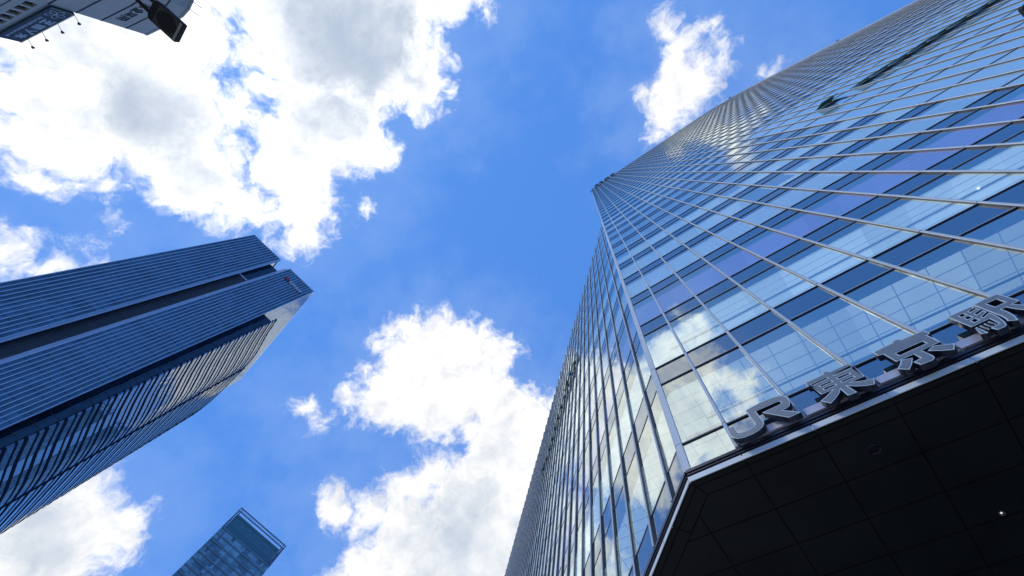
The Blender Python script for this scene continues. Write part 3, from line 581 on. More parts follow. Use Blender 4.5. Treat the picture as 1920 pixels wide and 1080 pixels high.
# ------------------------------------------------------------------ lettering over the entrance
GLY = {'JR':[[[[0.1123,6.387],[0.3574,6.4165],[0.5507,6.4023],[0.647,6.3636],[0.6824,6.3257],[0.7084,6.2686],[0.7088,6.1892],[0.6851,6.1185],[0.6445,6.0639],[0.6011,6.0464],[0.5364,6.0534],[0.7123,5.8516],[0.5423,5.8469],[0.2959,6.1771],[0.5458,6.1825],[0.5809,6.1874],[0.5948,6.2107],[0.5905,6.2429],[0.5664,6.2639],[0.2342,6.2693],[0.241,5.9952],[0.2296,5.9402],[0.1926,5.8932],[0.1274,5.8558],[0.0252,5.8338],[-0.0893,5.8382],[-0.1814,5.8679],[-0.2377,5.9201],[-0.259,5.9907],[-0.2609,6.1707],[-0.1404,6.1588],[-0.1414,6.024],[-0.133,5.9838],[-0.089,5.9603],[-0.0104,5.952],[0.0768,5.9683],[0.1147,5.9903],[0.1243,6.0342],[0.1151,6.1869]],[]]],'TO':[[[[1.0314,6.4017],[1.3011,6.4015],[1.3006,6.4556],[1.3743,6.4393],[1.3955,6.3926],[1.6594,6.3977],[1.6695,6.2958],[1.6405,6.2866],[1.646,6.0026],[1.4711,6.0018],[1.5679,5.9354],[1.6436,5.9033],[1.7007,5.8891],[1.6378,5.7761],[1.5577,5.8122],[1.4694,5.8759],[1.3956,5.9605],[1.4146,5.7709],[1.3001,5.7799],[1.2998,5.9527],[1.2441,5.887],[1.1645,5.8246],[1.075,5.7725],[1.0014,5.8953],[1.09,5.9313],[1.1653,5.9729],[1.2269,6.0069],[1.071,6.0173],[1.0615,6.2727],[1.0151,6.2943]],[[[1.1544,6.2062],[1.302,6.1977],[1.3027,6.167],[1.1533,6.1702]],[[1.1537,6.1113],[1.2991,6.1037],[1.302,6.0718],[1.1533,6.0714]],[[1.3923,6.2067],[1.5435,6.1988],[1.5451,6.1663],[1.392,6.1689]],[[1.3898,6.1037],[1.5455,6.0973],[1.547,6.0658],[1.3922,6.0719]],[[1.0768,6.3035],[1.2963,6.3112],[1.3042,6.2798],[1.0786,6.2714]],[[1.3939,6.2983],[1.6449,6.3061],[1.6426,6.2843],[1.3973,6.2791]]]]],'KY':[[[[1.9851,6.3901],[2.262,6.4035],[2.2645,6.4419],[2.3577,6.4263],[2.3628,6.3839],[2.6374,6.3706],[2.6458,6.2626],[2.5982,6.254],[2.5941,6.0194],[2.3667,6.0101],[2.3775,5.8271],[2.3629,5.7838],[2.3205,5.7559],[2.1843,5.7655],[2.168,5.8675],[2.2635,5.8803],[2.2621,6.0063],[2.0495,6.0082],[2.0438,6.2625],[1.9827,6.2766]],[[[2.1526,6.1724],[2.4824,6.1724],[2.4862,6.099],[2.1531,6.0972]]]],[[[2.1069,6.0056],[2.2142,5.9456],[2.1472,5.8565],[2.0536,5.7671],[1.9749,5.867],[2.048,5.9316]],[]],[[[2.4951,6.0018],[2.5857,5.9354],[2.6601,5.8787],[2.5815,5.7775],[2.4916,5.8506],[2.3981,5.954]],[]]],'EK':[[[[3.2899,6.4303],[3.4316,6.4447],[3.5874,6.4348],[3.5842,6.1258],[3.5001,6.123],[3.5521,5.9811],[3.6084,5.9252],[3.5508,5.8239],[3.4783,5.8948],[3.4406,6.0064],[3.4235,6.1168],[3.3739,6.1168],[3.3687,6.0042],[3.3444,5.8979],[3.3027,5.8046],[3.2355,5.8659],[3.2555,5.9094],[3.273,6.0],[3.276,6.1336]],[[[3.3813,6.3443],[3.4976,6.3418],[3.4892,6.2067],[3.3779,6.2043]]]],[[[2.9691,6.4219],[3.2636,6.4193],[3.2638,6.366],[3.178,6.3545],[3.1766,6.3142],[3.2643,6.3326],[3.2641,6.2751],[3.1747,6.2549],[3.1685,6.2135],[3.2646,6.2427],[3.2652,6.1836],[3.1682,6.1437],[3.1657,6.1081],[3.2649,6.1514],[3.2651,6.141],[3.2582,6.0425],[3.2367,5.9455],[3.2114,5.8656],[3.1844,5.8103],[3.1439,5.79],[3.0678,5.7941],[3.058,5.8686],[3.1611,5.8892],[3.1786,6.0399],[2.9668,6.0344]],[[[3.0604,6.3527],[3.111,6.3564],[3.1097,6.3],[3.0568,6.2965]],[[3.0611,6.2594],[3.1075,6.2625],[3.1062,6.204],[3.0554,6.1983]],[[3.0576,6.1559],[3.1066,6.1598],[3.1031,6.0969],[3.0547,6.0929]]]],[[[2.9748,5.9866],[2.9975,5.9905],[2.9877,5.811],[2.9266,5.8434]],[]],[[[3.0241,5.9887],[3.0466,5.989],[3.0398,5.8593],[3.0197,5.8613]],[]],[[[3.0731,5.9909],[3.0956,5.9948],[3.0905,5.8753],[3.0705,5.8773]],[]],[[[3.124,5.9992],[3.1451,6.0014],[3.1454,5.9032],[3.1258,5.8957]],[]]]}
def outline_mesh(name, shapes, y0, y1, m, parent, off=0.0):
    """flat shapes with holes in the facade plane, extruded from y0 (back) to y1 (front)"""
    cu = bpy.data.curves.new(name, 'CURVE'); cu.dimensions = '2D'; cu.fill_mode = 'BOTH'; cu.extrude = abs(y1 - y0) / 2; cu.offset = off
    for outer, holes in shapes:
        for ring in [outer] + list(holes):
            sp = cu.splines.new('POLY'); sp.points.add(len(ring) - 1)
            for p, c in zip(sp.points, ring): p.co = (c[0], c[1], 0, 1)
            sp.use_cyclic_u = True
    tmp = bpy.data.objects.new('tmp', cu); C.objects.link(tmp)
    dg = bpy.context.evaluated_depsgraph_get(); me = bpy.data.meshes.new_from_object(tmp.evaluated_get(dg)); bpy.data.objects.remove(tmp)
    me.transform(Matrix(((1, 0, 0, 0), (0, 0, 1, (y0 + y1) / 2), (0, 1, 0, 0), (0, 0, 0, 1))))
    me.materials.clear(); me.materials.append(m); o = link(bpy.data.objects.new(name, me))
    if parent: o.parent = parent; o.matrix_parent_inverse = Matrix.Translation(-parent.location)
    return o
YL = CY - 0.20; KS = YL / (CY - 0.30)
labs = {'JR': 'joined grey letters JR, leftmost of the raised sign along the tower base', 'TO': 'grey raised character with two slotted boxes, just right of the joined JR letters',
        'KY': 'grey raised character with a wide top bar and two loose feet, between two boxier characters', 'EK': 'grey raised character with a square eye, rightmost of the station sign'}
def area(r_): return 0.5 * sum(a[0] * b[1] - b[0] * a[1] for a, b in zip(r_, r_[1:] + r_[:1]))
for key, shp in GLY.items():
    S_ = [([(x * KS * U, z * KS * U + EYE) for x, z in o_], [[(x * KS * U, z * KS * U + EYE) for x, z in h] for h in hs]) for o_, hs in shp]
    # consistent winding so the inset works the same way for every ring
    S_ = [(o_ if area(o_) > 0 else o_[::-1], [h if area(h) < 0 else h[::-1] for h in hs]) for o_, hs in S_]
    cx = sum(p[0] for p in S_[0][0]) / len(S_[0][0]); cz = min(p[1] for p in S_[0][0])
    root = empty('sign_letter', (cx, YL * U, cz)); tag(root, labs[key], 'sign letter', 'station sign letters')
    outline_mesh('body', S_, YL * U + 0.15, YL * U + 0.004, M['letter_side'], root)
    outline_mesh('border', S_, YL * U + 0.003, YL * U - 0.004, M['letter_edge'], root)
    outline_mesh('face', S_, YL * U - 0.005, YL * U - 0.012, M['letter_face'], root, -0.026)
    bkt = MB(); x0 = min(p[0] for p in S_[0][0]); x1 = max(p[0] for p in S_[0][0])
    for fx in (0.22, 0.78):
        xx = x0 + (x1 - x0) * fx; bkt.tube((xx, YL * U + 0.14, cz + .30), (xx, CY * U - .02, cz + .26), 0.02, 6)
    bkt.build('bracket', M['alu_dark'], root)
# downlights in the soffit
for n_, (x, y, r_, lit, lab) in enumerate(((CX + 2.35, CY + 0.60, 0.062, 0, 'round black recessed downlight in the dark soffit under the station sign'), (CX + 3.28, CY + 2.20, 0.03, 1, 'small lit spotlight deep in the dark soffit at lower right'))):
    root = empty('downlight', P(x, y, ZB)); tag(root, lab, 'downlight')
    rg = MB(); N_ = 24
    for k in range(N_):
        a0, a1 = 2 * math.pi * k / N_, 2 * math.pi * (k + 1) / N_
        for (ra, za), (rb_, zb_) in (((r_ * 1.0, -.004), (r_ * 1.18, -.03)), ((r_ * 1.18, -.03), (r_ * 1.3, -.004)), ((r_ * .96, .03), (r_, -.004))):
            f_ = lambda rr_, aa, zz: (x * U + math.cos(aa) * rr_ * U, y * U + math.sin(aa) * rr_ * U, ZB * U + EYE + zz)
            rg.poly([f_(ra, a0, za), f_(ra, a1, za), f_(rb_, a1, zb_), f_(rb_, a0, zb_)])
    rg.build('trim_ring', M['fin_side'] if n_ else M['alu_dark'], root)
    ds_ = MB(); ds_.tube(P(x, y, ZB - .006), P(x, y, ZB - .003), r_ * U * (0.97 if not lit else .5), 20); ds_.build('lens', M['spot'] if lit else M['seam'], root)
# ================================================================== DARK BLUE TOWER (left)
HS = 203.0
EX, EY = -0.744 * HS, -0.143 * HS
sD = (-0.9814, 0.1918); tD = (0.1918, 0.9814)
def Q(u, v, z): return (EX + (sD[0] * u + tD[0] * v) * HS, EY + (sD[1] * u + tD[1] * v) * HS, z * HS + EYE)
def Qn(u, v): return Q(u, v, 0)[:2]
M['s_glass'] = glass('deep_blue_glass', None, (0.50, 0.66, 0.78), 0.16, opaque=(0.036, 0.105, 0.155), wave=0.03, cell=(3.7, 3.7, 4.4), tone=1.0)
M['s_fin'] = plain('pale_blue_fin', (0.40, 0.52, 0.66), 0.4, 0.2, 0.06, 0.2)
M['s_lip'] = plain('pale_blue_reveal', (0.46, 0.58, 0.72), 0.95, 0.0, 0.08, 0.1, spec=0.0)
M['s_joint'] = plain('wing_floor_joint', (0.03, 0.08, 0.13), 0.5)
M['s_recess'] = plain('dark_recess_panel', (0.040, 0.037, 0.043), 0.45, 0.0, 0.3, 0.15)
M['s_line'] = plain('recess_joint', (0.09, 0.09, 0.10), 0.6)
M['s_slot'] = glass('dark_slot_glass', None, (0.45, 0.65, 0.8), 0.10, opaque=(0.008, 0.02, 0.04), wave=0.0, cell=(1.2, 1.2, 4.4), tone=1.0)
M['s_silver'] = glass('silver_flank_panel', None, (0.66, 0.80, 0.95), 0.50, opaque=(0.08, 0.12, 0.18))
M['s_louvre'] = glass('louvre_glass', None, (0.90, 0.97, 1.0), 0.42, opaque=(0.10, 0.14, 0.15), cell=(2.4, 2.4, 4.4), tone=0.35)
M['s_band'] = plain('dark_floor_fin', (0.020, 0.027, 0.048), 0.95, 0.0, 0.1, 0.2, spec=0.0)
st = empty('office_tower', Q(0.1, -0.1, 0)[:2] + (0,)); tag(st, 'dark blue office tower split by a recessed vertical slot, with thin pale fins, at left', 'tower')
BOT = -EYE / HS
A_V, B_V, D_V = -0.2094, -0.1206, -0.0838
REC = 0.0125; RB, RD = -0.1222, -0.0977
M['p_frame'] = plain('blue_grey_steel', (0.12, 0.18, 0.26), 0.45, 0.3, 0.1, 0.1)
# two glazed front wings
def wing(v0, v1, back):
    mb = MB(); n_ = 12; 
    nz = 46; 
    for k in range(n_):
        a = v0 + (v1 - v0) * k / n_; b = v0 + (v1 - v0) * (k + 1) / n_
        for z in range(nz):
            z0 = z / nz; z1 = (z + 1) / nz; e = random.uniform(-.00006, .00006)
            mb.poly([Q(e, a, z0), Q(-e, b, z0), Q(e * .5, b, z1), Q(-e * .7, a, z1)])
    mb.build('wing_glazing', M['s_glass'], st)
    for k in range(n_ + 1):
        v = v0 + (v1 - v0) * k / n_; fm = MB(); w_ = 0.0008; 
        fm.hexa([Q(0, v - w_, 0), Q(0, v + w_, 0), Q(-.0016, v + w_, 0), Q(-.0016, v - w_, 0), Q(0, v - w_, 1), Q(0, v + w_, 1), Q(-.0016, v + w_, 1), Q(-.0016, v - w_, 1)])
        fm.build('fin', M['s_fin'], st)
wing(A_V, B_V, 0); wing(D_V, 0.0, 0)
sp_ = MB()   # thin floor lines of the wings
fl_ = MB()
for v0, v1 in ((A_V, B_V), (D_V, 0.0)):
    for z in range(2, 46, 1):
        zz = z / 46; fl_.hexa([Q(0, v0, zz), Q(0, v1, zz), Q(-.00035, v1, zz), Q(-.00035, v0, zz), Q(0, v0, zz + .0005), Q(0, v1, zz + .0005), Q(-.00035, v1, zz + .0006), Q(-.00035, v0, zz + .0006)])
fl_.build('floor_line', M['s_joint'], st)
# pale reveals and the recessed slot
for v0, v1 in ((B_V, RB), (RD, D_V)):
    lm = MB(); u0, u1 = (0.0, REC) if v0 == B_V else (REC, 0.0)
    if v0 == B_V:
        lm.poly([Q(0, B_V, BOT), Q(.003, -.1169, BOT), Q(.003, -.1169, 1), Q(0, B_V, 1)]); lm.poly([Q(.003, -.1169, BOT), Q(REC, RB, BOT), Q(REC, RB, 1), Q(.003, -.1169, 1)])
    else: lm.poly([Q(u0, v0, BOT), Q(u1, v1, BOT), Q(u1, v1, 1), Q(u0, v0, 1)])
    lm.build('reveal', M['s_lip'], st)
ZR = 0.866
rm = MB()
rm.poly([Q(REC, RB, BOT), Q(REC, RD, BOT), Q(REC, RD, ZR), Q(REC, RB, ZR)])
rm.build('recess_wall', M['s_recess'], st)
rl2 = MB()
for k in (1, 2, 3):
    v = RB + (RD - RB) * k / 4; rl2.box(Q(REC - .0006, v - .00025, BOT), Vector(Q(REC, v, 0)) - Vector(Q(REC - .0005, v, 0)), Vector(Q(0, v + .0005, 0)) - Vector(Q(0, v, 0)), (0, 0, (ZR - BOT) * HS))
for k in range(1, 24):
    z = k * 0.037; rl2.box(Q(REC - .0006, RB, z), Vector(Q(REC, 0, 0)) - Vector(Q(REC - .0005, 0, 0)), Vector(Q(0, RD, 0)) - Vector(Q(0, RB, 0)), (0, 0, .0011 * HS))
rl2.build('recess_joint', M['s_line'], st)
tb = MB(); tb.box(Q(REC - .0015, RB, ZR), Vector(Q(.004, 0, 0)) - Vector(Q(0, 0, 0)), Vector(Q(0, RD, 0)) - Vector(Q(0, RB, 0)), (0, 0, .8)); tb.build('recess_cap', M['s_lip'], st)
# void above the slot: floor, back wall, inner cheeks
vd = MB(); ZV = 0.9735
vd.poly([Q(REC + .0004, RB, ZR), Q(REC + .0004, RD, ZR), Q(REC + .0004, RD, ZV), Q(REC + .0004, RB, ZV)])
vd.poly([Q(REC, RB, ZV), Q(REC, RD, ZV), Q(.3, RD, ZV), Q(.3, RB, ZV)]); vd.build('upper_recess_wall', M['s_slot'], st)
for v, name in ((RB, 'cheek_wall'), (RD, 'cheek_wall')):
    cm = MB(); cm.poly([Q(REC, v, ZR - .01), Q(0.30, v, ZR - .01), Q(0.30, v, 1), Q(REC, v, 1)]); cm.build(name, M['s_silver'] if v == RB else M['s_recess'], st)
# silver upper flank, recessed glazed strip, roof and back
Z2 = 0.826
sf = MB(); sf.poly([Q(0, 0, Z2), Q(0.387, 0, Z2), Q(0.387, 0, 1), Q(0, 0, 1)]); sf.build('silver_flank', M['s_silver'], st)
fk = MB()
for k in range(1, 22):
    z = Z2 + (1 - Z2) * k / 22; fk.box(Q(0.0003, -.0002, z), Vector(Q(.386, 0, 0)) - Vector(Q(0, 0, 0)), Vector(Q(0, .0005, 0)) - Vector(Q(0, 0, 0)), (0, 0, .22))
fk.build('flank_line', M['p_frame'], st)
so = MB(); so.poly([Q(0, 0, Z2), Q(0.40, 0, Z2), Q(0.40, -0.02, Z2), Q(0, -0.02, Z2)]); so.build('flank_soffit', M['s_band'], st)
gs = MB()
for z in range(0, 38):
    z0, z1 = z * Z2 / 38, (z + 1) * Z2 / 38; e = random.uniform(-.00008, .00008)
    for k in range(3):
        a, b = 0.0247 * k / 3, 0.0247 * (k + 1) / 3
        gs.poly([Q(0.012 + e, a, z0), Q(0.012 - e, b, z0), Q(0.012 + e, b, z1), Q(0.012, a, z1)])
gs.build('slot_glazing', M['s_slot'], st)
sl = MB(); sl.poly([Q(0.0, 0, BOT), Q(0.012, 0, BOT), Q(0.012, 0, Z2), Q(0.0, 0, Z2)]); sl.build('slot_return', M['s_slot'], st)
g2 = MB()
for z in range(1, 38):
    zz = z * Z2 / 38; g2.box(Q(0.0115, 0, zz), Vector(Q(.0005, 0, 0)) - Vector(Q(0, 0, 0)), Vector(Q(0, .0247, 0)) - Vector(Q(0, 0, 0)), (0, 0, .12))
for k in (1, 2):
    v = .0247 * k / 3; g2.box(Q(0.0115, v, BOT), Vector(Q(.0005, 0, 0)) - Vector(Q(0, 0, 0)), Vector(Q(0, .0006, 0)) - Vector(Q(0, 0, 0)), (0, 0, Z2 * HS))
g2.build('slot_grid', M['s_line'], st)
rf = MB()
rf.poly([Q(0, A_V, .998), Q(0, B_V, .998), Q(.387, B_V, .998), Q(.387, A_V, .998)]); rf.poly([Q(0, D_V, .998), Q(0, 0, .998), Q(.387, 0, .998), Q(.387, D_V, .998)]); rf.build('roof', M['roof'], st)
bw = MB(); bw.poly([Q(.387, A_V, BOT), Q(.387, 0.016, BOT), Q(.387, 0.016, Z2), Q(.387, A_V, Z2)]); bw.poly([Q(.387, A_V, Z2), Q(.387, 0, Z2), Q(.387, 0, 1), Q(.387, A_V, 1)])
bw.poly([Q(0, A_V, BOT), Q(.387, A_V, BOT), Q(.387, A_V, 1), Q(0, A_V, 1)]); bw.build('rear_wall', M['s_slot'], st)
# curved louvred side: light glazed storeys between dark projecting floor fins
CUR = [(-0.0029, .0247), (0.0, .0262), (0.024, .0282), (.0486, .0306), (.078, .0352), (.1108, .0396), (.135, .0405), (.152, .0400), (.20, .0376), (.2552, .0337), (.29, .0306), (.3231, .0271), (.356, .0220), (.387, .0161)]
def cpt(s_):
    s_ = max(0, min(1, s_)) * (len(CUR) - 1); k = min(int(s_), len(CUR) - 2); t_ = s_ - k
    return (CUR[k][0] + (CUR[k + 1][0] - CUR[k][0]) * t_, CUR[k][1] + (CUR[k + 1][1] - CUR[k][1]) * t_)
NL = 52; FLN = 38
lv = MB()
for z in range(FLN):
    z0, z1 = z * Z2 / FLN, (z + 1) * Z2 / FLN
    for k in range(NL):
        a, b = cpt(k / NL), cpt((k + 1) / NL); e = random.uniform(-.00004, .00004)
        lv.poly([Q(a[0], a[1] + e, z0), Q(b[0], b[1] - e, z0), Q(b[0], b[1] + e, z1), Q(a[0], a[1] - e, z1)])
lv.build('louvre_glazing', M['s_louvre'], st)
lr = MB(); top_ = [cpt(k / NL) for k in range(NL + 1)]
lr.poly([Q(a, b, Z2) for a, b in top_] + [Q(.387, 0, Z2), Q(0.012, 0.0, Z2), Q(.012, .0247, Z2)]); lr.poly([Q(-.0029, .0247, BOT), Q(.012, .0247, BOT), Q(.012, .0247, Z2), Q(-.0029, .0247, Z2)])
lr.build('louvre_cheek', M['s_band'], st)
for z in range(1, FLN + 1):
    fb_ = MB()
    for off, hh, pr in ((0.0, .0046, .0004), (0.0104, .0029, .0003)):
        zb_ = z * Z2 / FLN - off
        for k in range(0, NL):
            a, b = cpt(k / NL), cpt((k + 1) / NL)
            fb_.hexa([Q(a[0], a[1] - .002, zb_ - hh), Q(b[0], b[1] - .002, zb_ - hh), Q(b[0], b[1] + pr, zb_ - hh), Q(a[0], a[1] + pr, zb_ - hh),
                      Q(a[0], a[1] - .002, zb_), Q(b[0], b[1] - .002, zb_), Q(b[0], b[1] + pr, zb_), Q(a[0], a[1] + pr, zb_)])
    fb_.build('floor_fin', M['s_band'], st)
vf = MB()
for k in range(1, 80):
    a = cpt(k / 120); vf.box(Q(a[0] - .00012, a[1] - .0001, 0), Vector(Q(.00024, 0, 0)) - Vector(Q(0, 0, 0)), Vector(Q(0, .00025, 0)) - Vector(Q(0, 0, 0)), (0, 0, Z2 * HS))
vf.build('louvre_mullion', M['s_silver'], st)
jr = MB(); a = (0.163, 0.0398); jr.box(Q(a[0] - .0012, a[1] - .001, 0), Vector(Q(.0024, 0, 0)) - Vector(Q(0, 0, 0)), Vector(Q(0, .0022, 0)) - Vector(Q(0, 0, 0)), (0, 0, Z2 * HS)); jr.build('facade_joint', M['s_band'], st)
# rooftop logo sign: red emblem and pale block letters
sg = empty('roof_sign', Q(-.002, -.035, .956)); tag(sg, 'red emblem with pale block letters near the dark blue tower top', 'sign')
em = MB(); ring = [(-.0598 + .0062 * math.cos(a) , .9578 + .0062 * math.sin(a)) for a in [2 * math.pi * k / 20 for k in range(20)]]
em.poly([Q(-.0042, v, z) for v, z in ring]); 
for p, q_ in zip(ring, ring[1:] + ring[:1]): em.poly([Q(-.0042, *p), Q(-.0042, *q_), Q(-.001, *q_), Q(-.001, *p)])
em.build('emblem', plain('red_sign_face', (0.42, 0.015, 0.06), 0.4), sg)
M['sign_white'] = plain('pale_sign_letter', (0.62, 0.68, 0.74), 0.4, 0, 0.05)
BL = [[(0, 0, 1, .18), (0, .82, 1, 1), (0, 0, .22, 1), (.4, .3, .62, .7)], [(0, .78, 1, 1), (0, 0, .25, .8), (.75, 0, 1, .8), (.25, .4, .75, .58)], [(0, 0, 1, .2), (.38, .2, .62, 1), (0, .55, 1, .72)], [(0, 0, 1, .2), (0, .8, 1, 1), (0, .4, 1, .58), (0, 0, .22, 1), (.78, 0, 1, 1)]]
for k, bl in enumerate(BL):
    lt = MB(); v0 = -.0500 + k * .0098; w_ = .0084; h_ = .0088; zb_ = .9520
    for x0, y0, x1, y1 in bl:
        lt.hexa([Q(u, v0 + v * w_, zb_ + z * h_) for z in (y0, y1) for u, v in ((-.001, x0), (-.001, x1), (-.0035 - .0001 * (bl.index((x0, y0, x1, y1))), x1), (-.0035 - .0001 * (bl.index((x0, y0, x1, y1))), x0))])
    lt.build('letter', M['sign_white'], sg)
# ================================================================== GREY-BLUE TOWER (bottom)
H2 = 190.0
pa = (-1.449 * H2, .2635 * H2); t2 = (0.2120, 0.9773); n2 = (0.9773, -0.2120); W2 = .1886 * H2
def T(v, z, o=0.0): return (pa[0] + t2[0] * v + n2[0] * o, pa[1] + t2[1] * v + n2[1] * o, z * H2 + EYE)
M['p_glass'] = glass('grey_teal_glass', None, (0.52, 0.66, 0.74), 0.14, opaque=(0.22, 0.36, 0.40), wave=0.0, cell=(1.5, 3.1, 4.05), tone=1.2)
M['p_band'] = plain('grey_teal_band', (0.20, 0.30, 0.34), 0.5, 0.2, 0.1, 0.1)
M['p_dark'] = plain('dark_plant_screen', (0.03, 0.055, 0.075), 0.7)
pt = empty('distant_tower', (pa[0] + t2[0] * W2 / 2, pa[1] + t2[1] * W2 / 2, 0)); tag(pt, 'grey teal glass tower with an open steel frame around its flat crown', 'tower')
ZC = 0.922; b2 = MB(); nvp = 14; DPT = 34
for z in range(43):
    z0 = z * ZC / 43; z1 = (z + 1) * ZC / 43
    for k in range(nvp):
        e = random.uniform(-.012, .012); b2.poly([T(W2 * k / nvp, z0, e), T(W2 * (k + 1) / nvp, z0, -e), T(W2 * (k + 1) / nvp, z1, e), T(W2 * k / nvp, z1, -e)])
b2.build('tower_glazing', M['p_glass'], pt)
sd2 = MB()
for v in (0, W2): sd2.poly([T(v, BOT, 0), T(v, BOT, -DPT), T(v, ZC, -DPT), T(v, ZC, 0)])
sd2.poly([T(0, BOT, -DPT), T(W2, BOT, -DPT), T(W2, ZC, -DPT), T(0, ZC, -DPT)]); sd2.poly([T(0, ZC, 0), T(W2, ZC, 0), T(W2, ZC, -DPT), T(0, ZC, -DPT)]); sd2.build('tower_wall', M['p_glass'], pt)
for z in range(10, 44):
    zz = z * ZC / 43; fbm = MB(); fbm.hexa([T(v, zz + a, o) for a in (-.0018, .0018) for v, o in ((0, 0), (W2, 0), (W2, .35), (0, .35))]); fbm.build('floor_band', M['p_band'], pt)
# plant screen standing back inside the crown, with thin glazing bars in front
ps = MB()
for z0, z1, o, mm in ((.925, .932, -.6, 0), (.934, .942, -1.5, 0), (.943, .988, -2.6, 0)): ps.poly([T(1.6, z0, o), T(W2 - 1.6, z0, o), T(W2 - 1.6, z1, o), T(1.6, z1, o)])
ps.poly([T(1.6, .988, -2.6), T(W2 - 1.6, .988, -2.6), T(W2 - 1.6, .988, -DPT + 3), T(1.6, .988, -DPT + 3)]); ps.poly([T(1.6, ZC, -2.6), T(1.6, ZC, -DPT + 3), T(1.6, .988, -DPT + 3), T(1.6, .988, -2.6)]); ps.poly([T(W2 - 1.6, ZC, -2.6), T(W2 - 1.6, ZC, -DPT + 3), T(W2 - 1.6, .988, -DPT + 3), T(W2 - 1.6, .988, -2.6)])
M['p_screen'] = glass('crown_screen_glass', None, (0.45, 0.66, 0.75), 0.12, opaque=(0.10, 0.25, 0.27), wave=0.0)
ps.build('plant_screen', M['p_screen'], pt)
gb = MB()
for k in range(1, 26):
    v = 1.6 + (W2 - 3.2) * k / 26; gb.box(T(v, .925, -.3), (t2[0] * .12, t2[1] * .12, 0), (-n2[0] * .15, -n2[1] * .15, 0), (0, 0, .06 * H2))
for z in (.934, .945): gb.box(T(1.5, z, -.2), (t2[0] * (W2 - 3), t2[1] * (W2 - 3), 0), (-n2[0] * .3, -n2[1] * .3, 0), (0, 0, .35))
gb.build('screen_bar', M['p_band'], pt)
cf = MB()
def bar(v0, z0, o0, v1, z1, o1, r_): cf.tube(T(v0, z0, o0), T(v1, z1, o1), r_, 6)
for z in (.9885, .9995): bar(0, z, 0, W2, z, 0, .32); bar(0, z, 0, 0, z, -DPT, .32); bar(W2, z, 0, W2, z, -DPT, .32); bar(0, z, -DPT, W2, z, -DPT, .32)
for v in (0.1, 1.5, W2 - 1.5, W2 - .1): bar(v, ZC, 0, v, 1.0, 0, .3)
for k in range(0, 27): v = W2 * k / 26; bar(v, .9885, 0, v, .9995, 0, .2)
for k in range(1, 12): z = ZC + (.9885 - ZC) * k / 12; bar(0.1, z, 0, 1.5, z, 0, .2); bar(W2 - 1.5, z, 0, W2 - .1, z, 0, .2)
for k in range(0, 12): o = -DPT * k / 11; bar(0, ZC, o, 0, 1, o, .15); bar(W2, ZC, o, W2, 1, o, .15)
cf.build('crown_frame', M['p_frame'], pt)
# ================================================================== CORNER BUILDING (top left)
d1 = (-0.811 * 40, -1.017 * 40); eR = (-0.9497, -0.3130); nB = (-0.3130, 0.9497)
def B(s_, z, o=0.0): return (d1[0] + eR[0] * s_ + nB[0] * o, d1[1] + eR[1] * s_ + nB[1] * o, z + EYE)
M['b_wall'] = plain('grey_panel_wall', (0.48, 0.48, 0.43), 0.5, 0.0, 0.12, 0.35)
M['b_groove'] = plain('dark_groove', (0.020, 0.018, 0.035), 0.7)
M['b_sign'] = plain('navy_sign_panel', (0.025, 0.060, 0.095), 0.6, 0.0, 0.2, 0.6)
M['b_text'] = plain('pale_blue_lettering', (0.45, 0.55, 0.62), 0.6)
M['b_ink'] = plain('dark_green_lettering', (0.02, 0.035, 0.045), 0.6)
M['b_warm'] = plain('warm_trim_and_sun_glow', (0.50, 0.46, 0.38), 0.5)  # on the roof edge this warm colour paints the sun's glow
cbk = empty('corner_building', (d1[0], d1[1], 0)); tag(cbk, 'grey panelled corner building with rounded end and dark horizontal grooves', 'building')
# low block: wall with real window openings
LW = 7.55; wz0, wz1 = 36.55, 37.47
WIN = [(0.55, 1.22), (1.54, 2.20), (2.58, 3.26), (3.62, 4.30), (4.66, 5.34), (5.70, 6.38)]
lw = MB()
def wallq(s0_, s1_, z0, z1): lw.poly([B(s0_, z0), B(s1_, z0), B(s1_, z1), B(s0_, z1)])
wallq(0, LW, -EYE, wz0); wallq(0, LW, wz1, 40)
edges = [0] + [x for w_ in WIN for x in w_] + [LW]
for k in range(0, len(edges), 2): wallq(edges[k], edges[k + 1], wz0, wz1)
lw.poly([B(LW, -EYE), B(LW, -EYE, -12), B(LW, 40, -12), B(LW, 40)]); lw.poly([B(0, 40), B(LW, 40), B(LW, 40, -12), B(0, 40, -12)])
lw.poly([B(0, -EYE, -12), B(LW, -EYE, -12), B(LW, 40, -12), B(0, 40, -12)]); lw.build('low_wall', M['b_wall'], cbk)
M['b_glass'] = glass('dark_slot_window', None, (0.4, 0.5, 0.6), 0.06, opaque=(0.01, 0.012, 0.02))
for s0_, s1_ in WIN:
    wm = MB(); wm.poly([B(s0_, wz0, -.25), B(s1_, wz0, -.25), B(s1_, wz1, -.25), B(s0_, wz1, -.25)])
    wn = wm.build('window', M['b_glass'], cbk)
    sm_ = MB()
    for a, b in (((s0_, wz0), (s1_, wz0)), ((s1_, wz0), (s1_, wz1)), ((s1_, wz1), (s0_, wz1)), ((s0_, wz1), (s0_, wz0))): sm_.poly([B(*a), B(*b), B(*b, -.25), B(*a, -.25)])
    sm_.build('reveal', M['b_warm'], wn)
gm_ = MB()
for z in (35.74, 34.3): gm_.box(B(0, z, -.02), (eR[0] * LW, eR[1] * LW, 0), (nB[0] * .035, nB[1] * .035, 0), (0, 0, .10))
gm_.build('groove', M['b_groove'], cbk)
